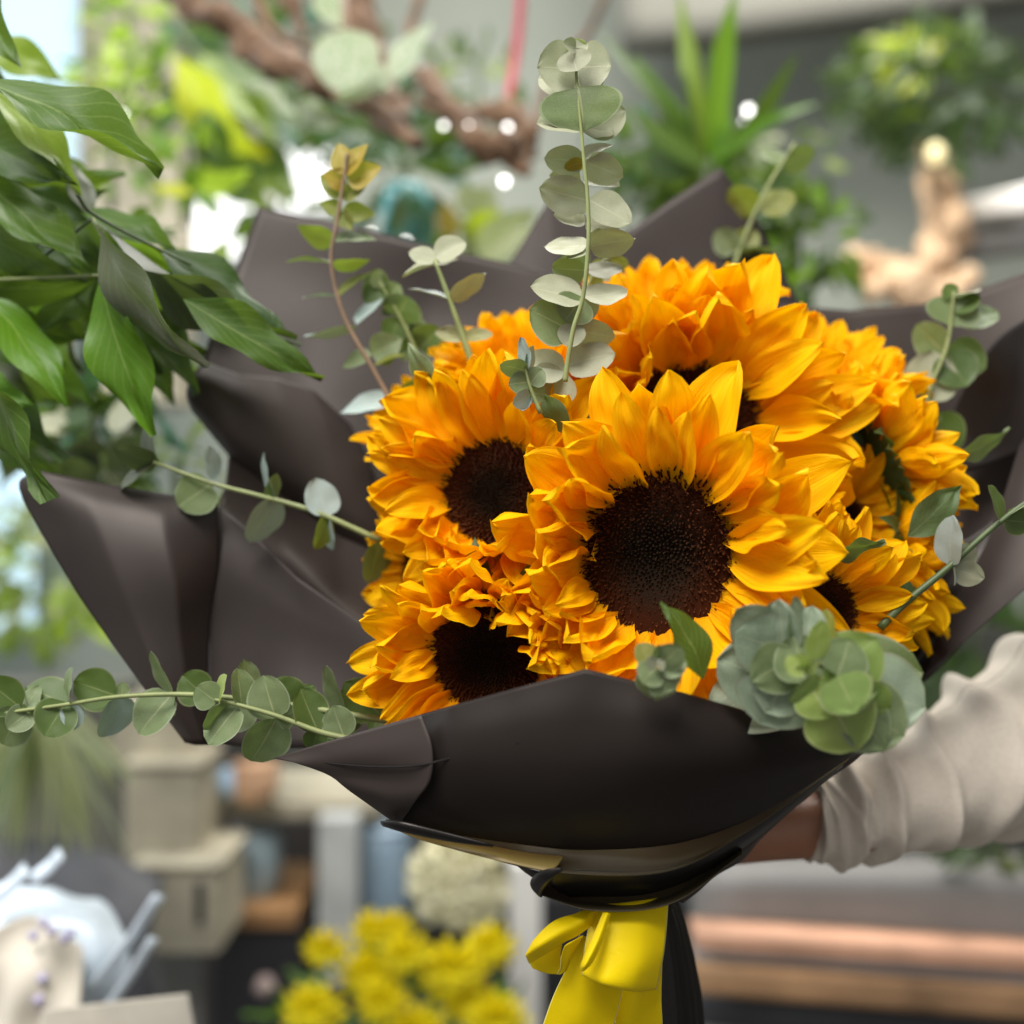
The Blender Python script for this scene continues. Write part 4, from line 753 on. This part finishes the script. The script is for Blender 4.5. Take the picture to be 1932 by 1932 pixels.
euc('eucalyptus stem with round leaves standing against the right paper',[(1750,790),(1752,740),(1785,660),(1795,600),(1800,550)],[
 (1798,560,1785,540,26,dk_),(1798,560,1842,548,9,si),(1795,590,1840,560,30,dk_),(1793,615,1800,568,80,gr,-.003),(1797,610,1870,590,44,dk_),(1782,665,1735,620,40,gr),(1785,665,1820,720,70,dk_),(1785,660,1850,690,60,dk_,.003),
 (1752,762,1757,675,78,si,-.005),(1752,765,1740,790,50,dk_),(1760,780,1790,850,66,dk_,.004)],.70,.0016)
euc('green eucalyptus stem cutting across the lower right to the frame edge',[(1660,1185),(1705,1140),(1790,1070),(1880,990),(1990,910)],[
 (1795,1068,1797,985,14,bl),(1797,1068,1800,1100,12,bl),(1798,1070,1835,1035,40,si),(1800,1075,1850,1088,36,si),(1890,985,1868,925,34,dk_),(1893,982,1945,985,40,dk_),(1890,980,1950,930,30,gr)],.60,.002,M_sgrn)
# front right rosette
euc('big front rosette of round glaucous and lime leaves on the right of the flap',[(1480,1370,.525),(1500,1300,.510),(1520,1260,.500)],[
 (1500,1290,1360,1340,90,M_eros,.03),(1480,1290,1370,1250,110,M_eros,.01),(1480,1230,1400,1200,90,M_eros,.006),(1470,1230,1400,1160,80,M_eros,.01),(1480,1230,1470,1145,46,M_eros,.004),(1500,1230,1500,1140,44,M_eros,.003),(1520,1230,1530,1155,50,M_eros,.006),(1510,1250,1450,1330,100,M_eros,.004),(1480,1290,1440,1355,120,M_eros,.002),
 (1520,1260,1555,1165,34,M_eoli,.004),(1530,1240,1585,1220,36,li,.002),(1500,1240,1430,1280,80,gr,0),(1520,1290,1500,1210,80,gr,-.004),(1525,1290,1560,1345,70,li,0),
 (1560,1290,1640,1215,100,M_egl,.004),(1560,1290,1715,1270,130,gr,.016),(1600,1290,1725,1330,120,M_eros,.014),(1590,1320,1690,1380,110,gr,.01),(1560,1310,1610,1400,110,li,.0),(1600,1320,1660,1400,80,gr,.004),
 (1545,1290,1640,1300,84,M_egl,-.004),(1600,1310,1670,1330,60,M_egl,-.002),(1580,1275,1610,1335,84,M_egl,-.010),(1580,1275,1600,1215,76,gr,-.006),(1540,1245,1548,1180,44,li,-.008),(1540,1270,1500,1320,34,gr,-.012),(1505,1262,1530,1245,38,li,-.014),(1510,1250,1488,1265,34,li,-.016),(1505,1255,1520,1262,22,li,-.018)],.503,.0018,ms=FLAT)
euc('small dusty rosette at the peak edge of the front flap',[(1240,1320),(1235,1260)],[
 (1238,1258,1208,1220,36,M_eoli),(1238,1258,1215,1285,44,gr),(1240,1258,1280,1225,46,gr),(1240,1260,1288,1250,36,gr),(1240,1265,1270,1295,60,gr),(1238,1255,1240,1222,22,gr),(1238,1258,1222,1245,20,si,-.003),(1240,1258,1252,1250,18,si,-.003),(1245,1270,1230,1310,60,gr,.004)],.497,.0012,ms=FLAT)
euc('tiny bluish eucalyptus tip left of the tall stem, over the petals',[(1020,780),(1000,730),(990,690)],[
 (995,700,985,645,16,bl),(995,700,950,690,24,gr),(993,705,1005,660,14,bl),(998,720,965,725,34,gr),(1000,725,1020,700,34,gr),(1000,745,972,760,24,bl),(1000,740,1025,745,30,gr),(1002,745,985,770,20,bl)],.566,.001)
euc('small leaves behind the tall stem at the top flowers',[(1100,560),(1130,500),(1165,480)],[
 (1110,510,1065,490,50,dk_),(1110,510,1140,520,40,ol),(1150,490,1180,500,20,gr),(1160,488,1170,460,12,gr),(1140,495,1150,525,16,si)],.66,.0011)

# ------------------------------------------------------------------ the arm
def armmesh():
    me=bpy.data.meshes.new('arm')
    c=lambda x,y,d:P(x,y,d)
    pts=[(1760,1500,.715,S(88,.715)),(1660,1530,.70,S(80,.70)),(1560,1556,.695,S(70,.69)),(1470,1568,.69,S(60,.69)),(1400,1572,.69,S(62,.69)),(1330,1575,.692,S(66,.69)),(1270,1585,.695,S(52,.69))]
    v=[];r=[];e=[]
    for i,(x,y,d,q) in enumerate(pts):
        v.append(c(x,y,d)); r.append(q)
        if i: e.append((i-1,i))
    pa=len(pts)-1
    for k in range(4):      # fingers curl round the stems behind the paper
        b=c(1262,1550+k*26,.69); chain=[b,b+Vector((-.022,-.012,-.002)),b+Vector((-.038,-.034,-.004)),b+Vector((-.026,-.052,-.006)),b+Vector((-.010,-.056,-.008))][:5]
        prev=pa
        for j,q in enumerate(chain):
            v.append(q); r.append((.009,.0085,.008,.0075,.006)[j]); e.append((prev,len(v)-1)); prev=len(v)-1
    b=c(1330,1540,.675); prev=pa-1
    for j,q in enumerate((b,b+Vector((-.012,-.018,.008)),b+Vector((-.026,-.030,.010)),b+Vector((-.038,-.036,.006)))):
        v.append(q); r.append((.013,.011,.010,.007)[j]); e.append((prev,len(v)-1)); prev=len(v)-1
    me.from_pydata([tuple(q) for q in v],e,[]); me.materials.append(None)
    sk=me.skin_vertices.new(name='') if hasattr(me.skin_vertices,'new') else None
    return me,r
person=thing('person','outstretched arm in a beige long sleeve holding the bouquet from the right','person',P(2060,1400,.76))
me,rr_=armmesh(); o=obj('arm',me,M_skin,person)
m=o.modifiers.new('s','SKIN')
if not me.skin_vertices: me.skin_vertices.new()
for i,q in enumerate(rr_): me.skin_vertices[0].data[i].radius=(q*.95,q*.95)
me.skin_vertices[0].data[0].use_root=True
m.use_smooth_shade=True; m=o.modifiers.new('ss','SUBSURF'); m.levels=2; m.render_levels=2
def sleeve():
    path=[(1530,1556,.695,62),(1560,1550,.695,69),(1620,1527,.70,82),(1700,1500,.705,97),(1790,1466,.715,112),(1880,1425,.73,133),(1980,1380,.75,158),(2120,1340,.78,180)]
    nn=150; n=110
    cen=curve([P(x,y,d) for x,y,d,_ in path],nn); rad=[q.x for q in curve([Vector((S(r,d),0,0)) for _,_,d,r in path],nn)]
    v=[];uv=[];up=Vector((0,0,1))
    for i,p in enumerate(cen):
        t=(cen[min(i+1,nn)]-cen[max(i-1,0)]).normalized(); u2=(up-t*up.dot(t)).normalized(); b=t.cross(u2)
        s=i/nn
        for j in range(n+1):
            a=6.2832*j/n
            k=noise.noise(Vector((s*4,math.cos(a)*.9,math.sin(a)*.9)))
            k2=noise.noise(Vector((s*6+7,math.cos(a)*1.2,math.sin(a)*1.2)))
            c3=lambda q:(.5+.5*math.cos(q))**3.4
            near=max(0,1-s*3.2)
            rg=c3(s*95+.9*math.sin(a+.6)+k*2.0)*near*.0075*min(1,s*22)*(.75+k2)
            ob=c3(s*44+a*2+k*2.2+1.0)*.0115*min(1,s*4)*max(.3,.75+.6*k2)
            ob2=c3(s*27+a*2-k2*2.0+2.6)*.004*min(1,max(0,s-.05)*5)*max(0,.6-k)
            rr=rad[i]+rg+ob+ob2+.003*k*min(1,s*4)
            sl=t*(-.010*math.cos(a) if False else 0)
            off=t*S(26,.7)*(math.cos(a))*max(0,1-s*6)
            v.append(p+u2*math.cos(a)*rr+b*math.sin(a)*rr+off); uv.append((j/n,s))
    return mesh('sleeve',v,grid(nn+1,n+1),uv)
hc=[P(1528,1556,.695)]; o=obj('sleeve',sleeve(),M_slv,person); m=o.modifiers.new('t','SOLIDIFY'); m.thickness=.0014; m.offset=-1
print('objects',len(bpy.data.objects))
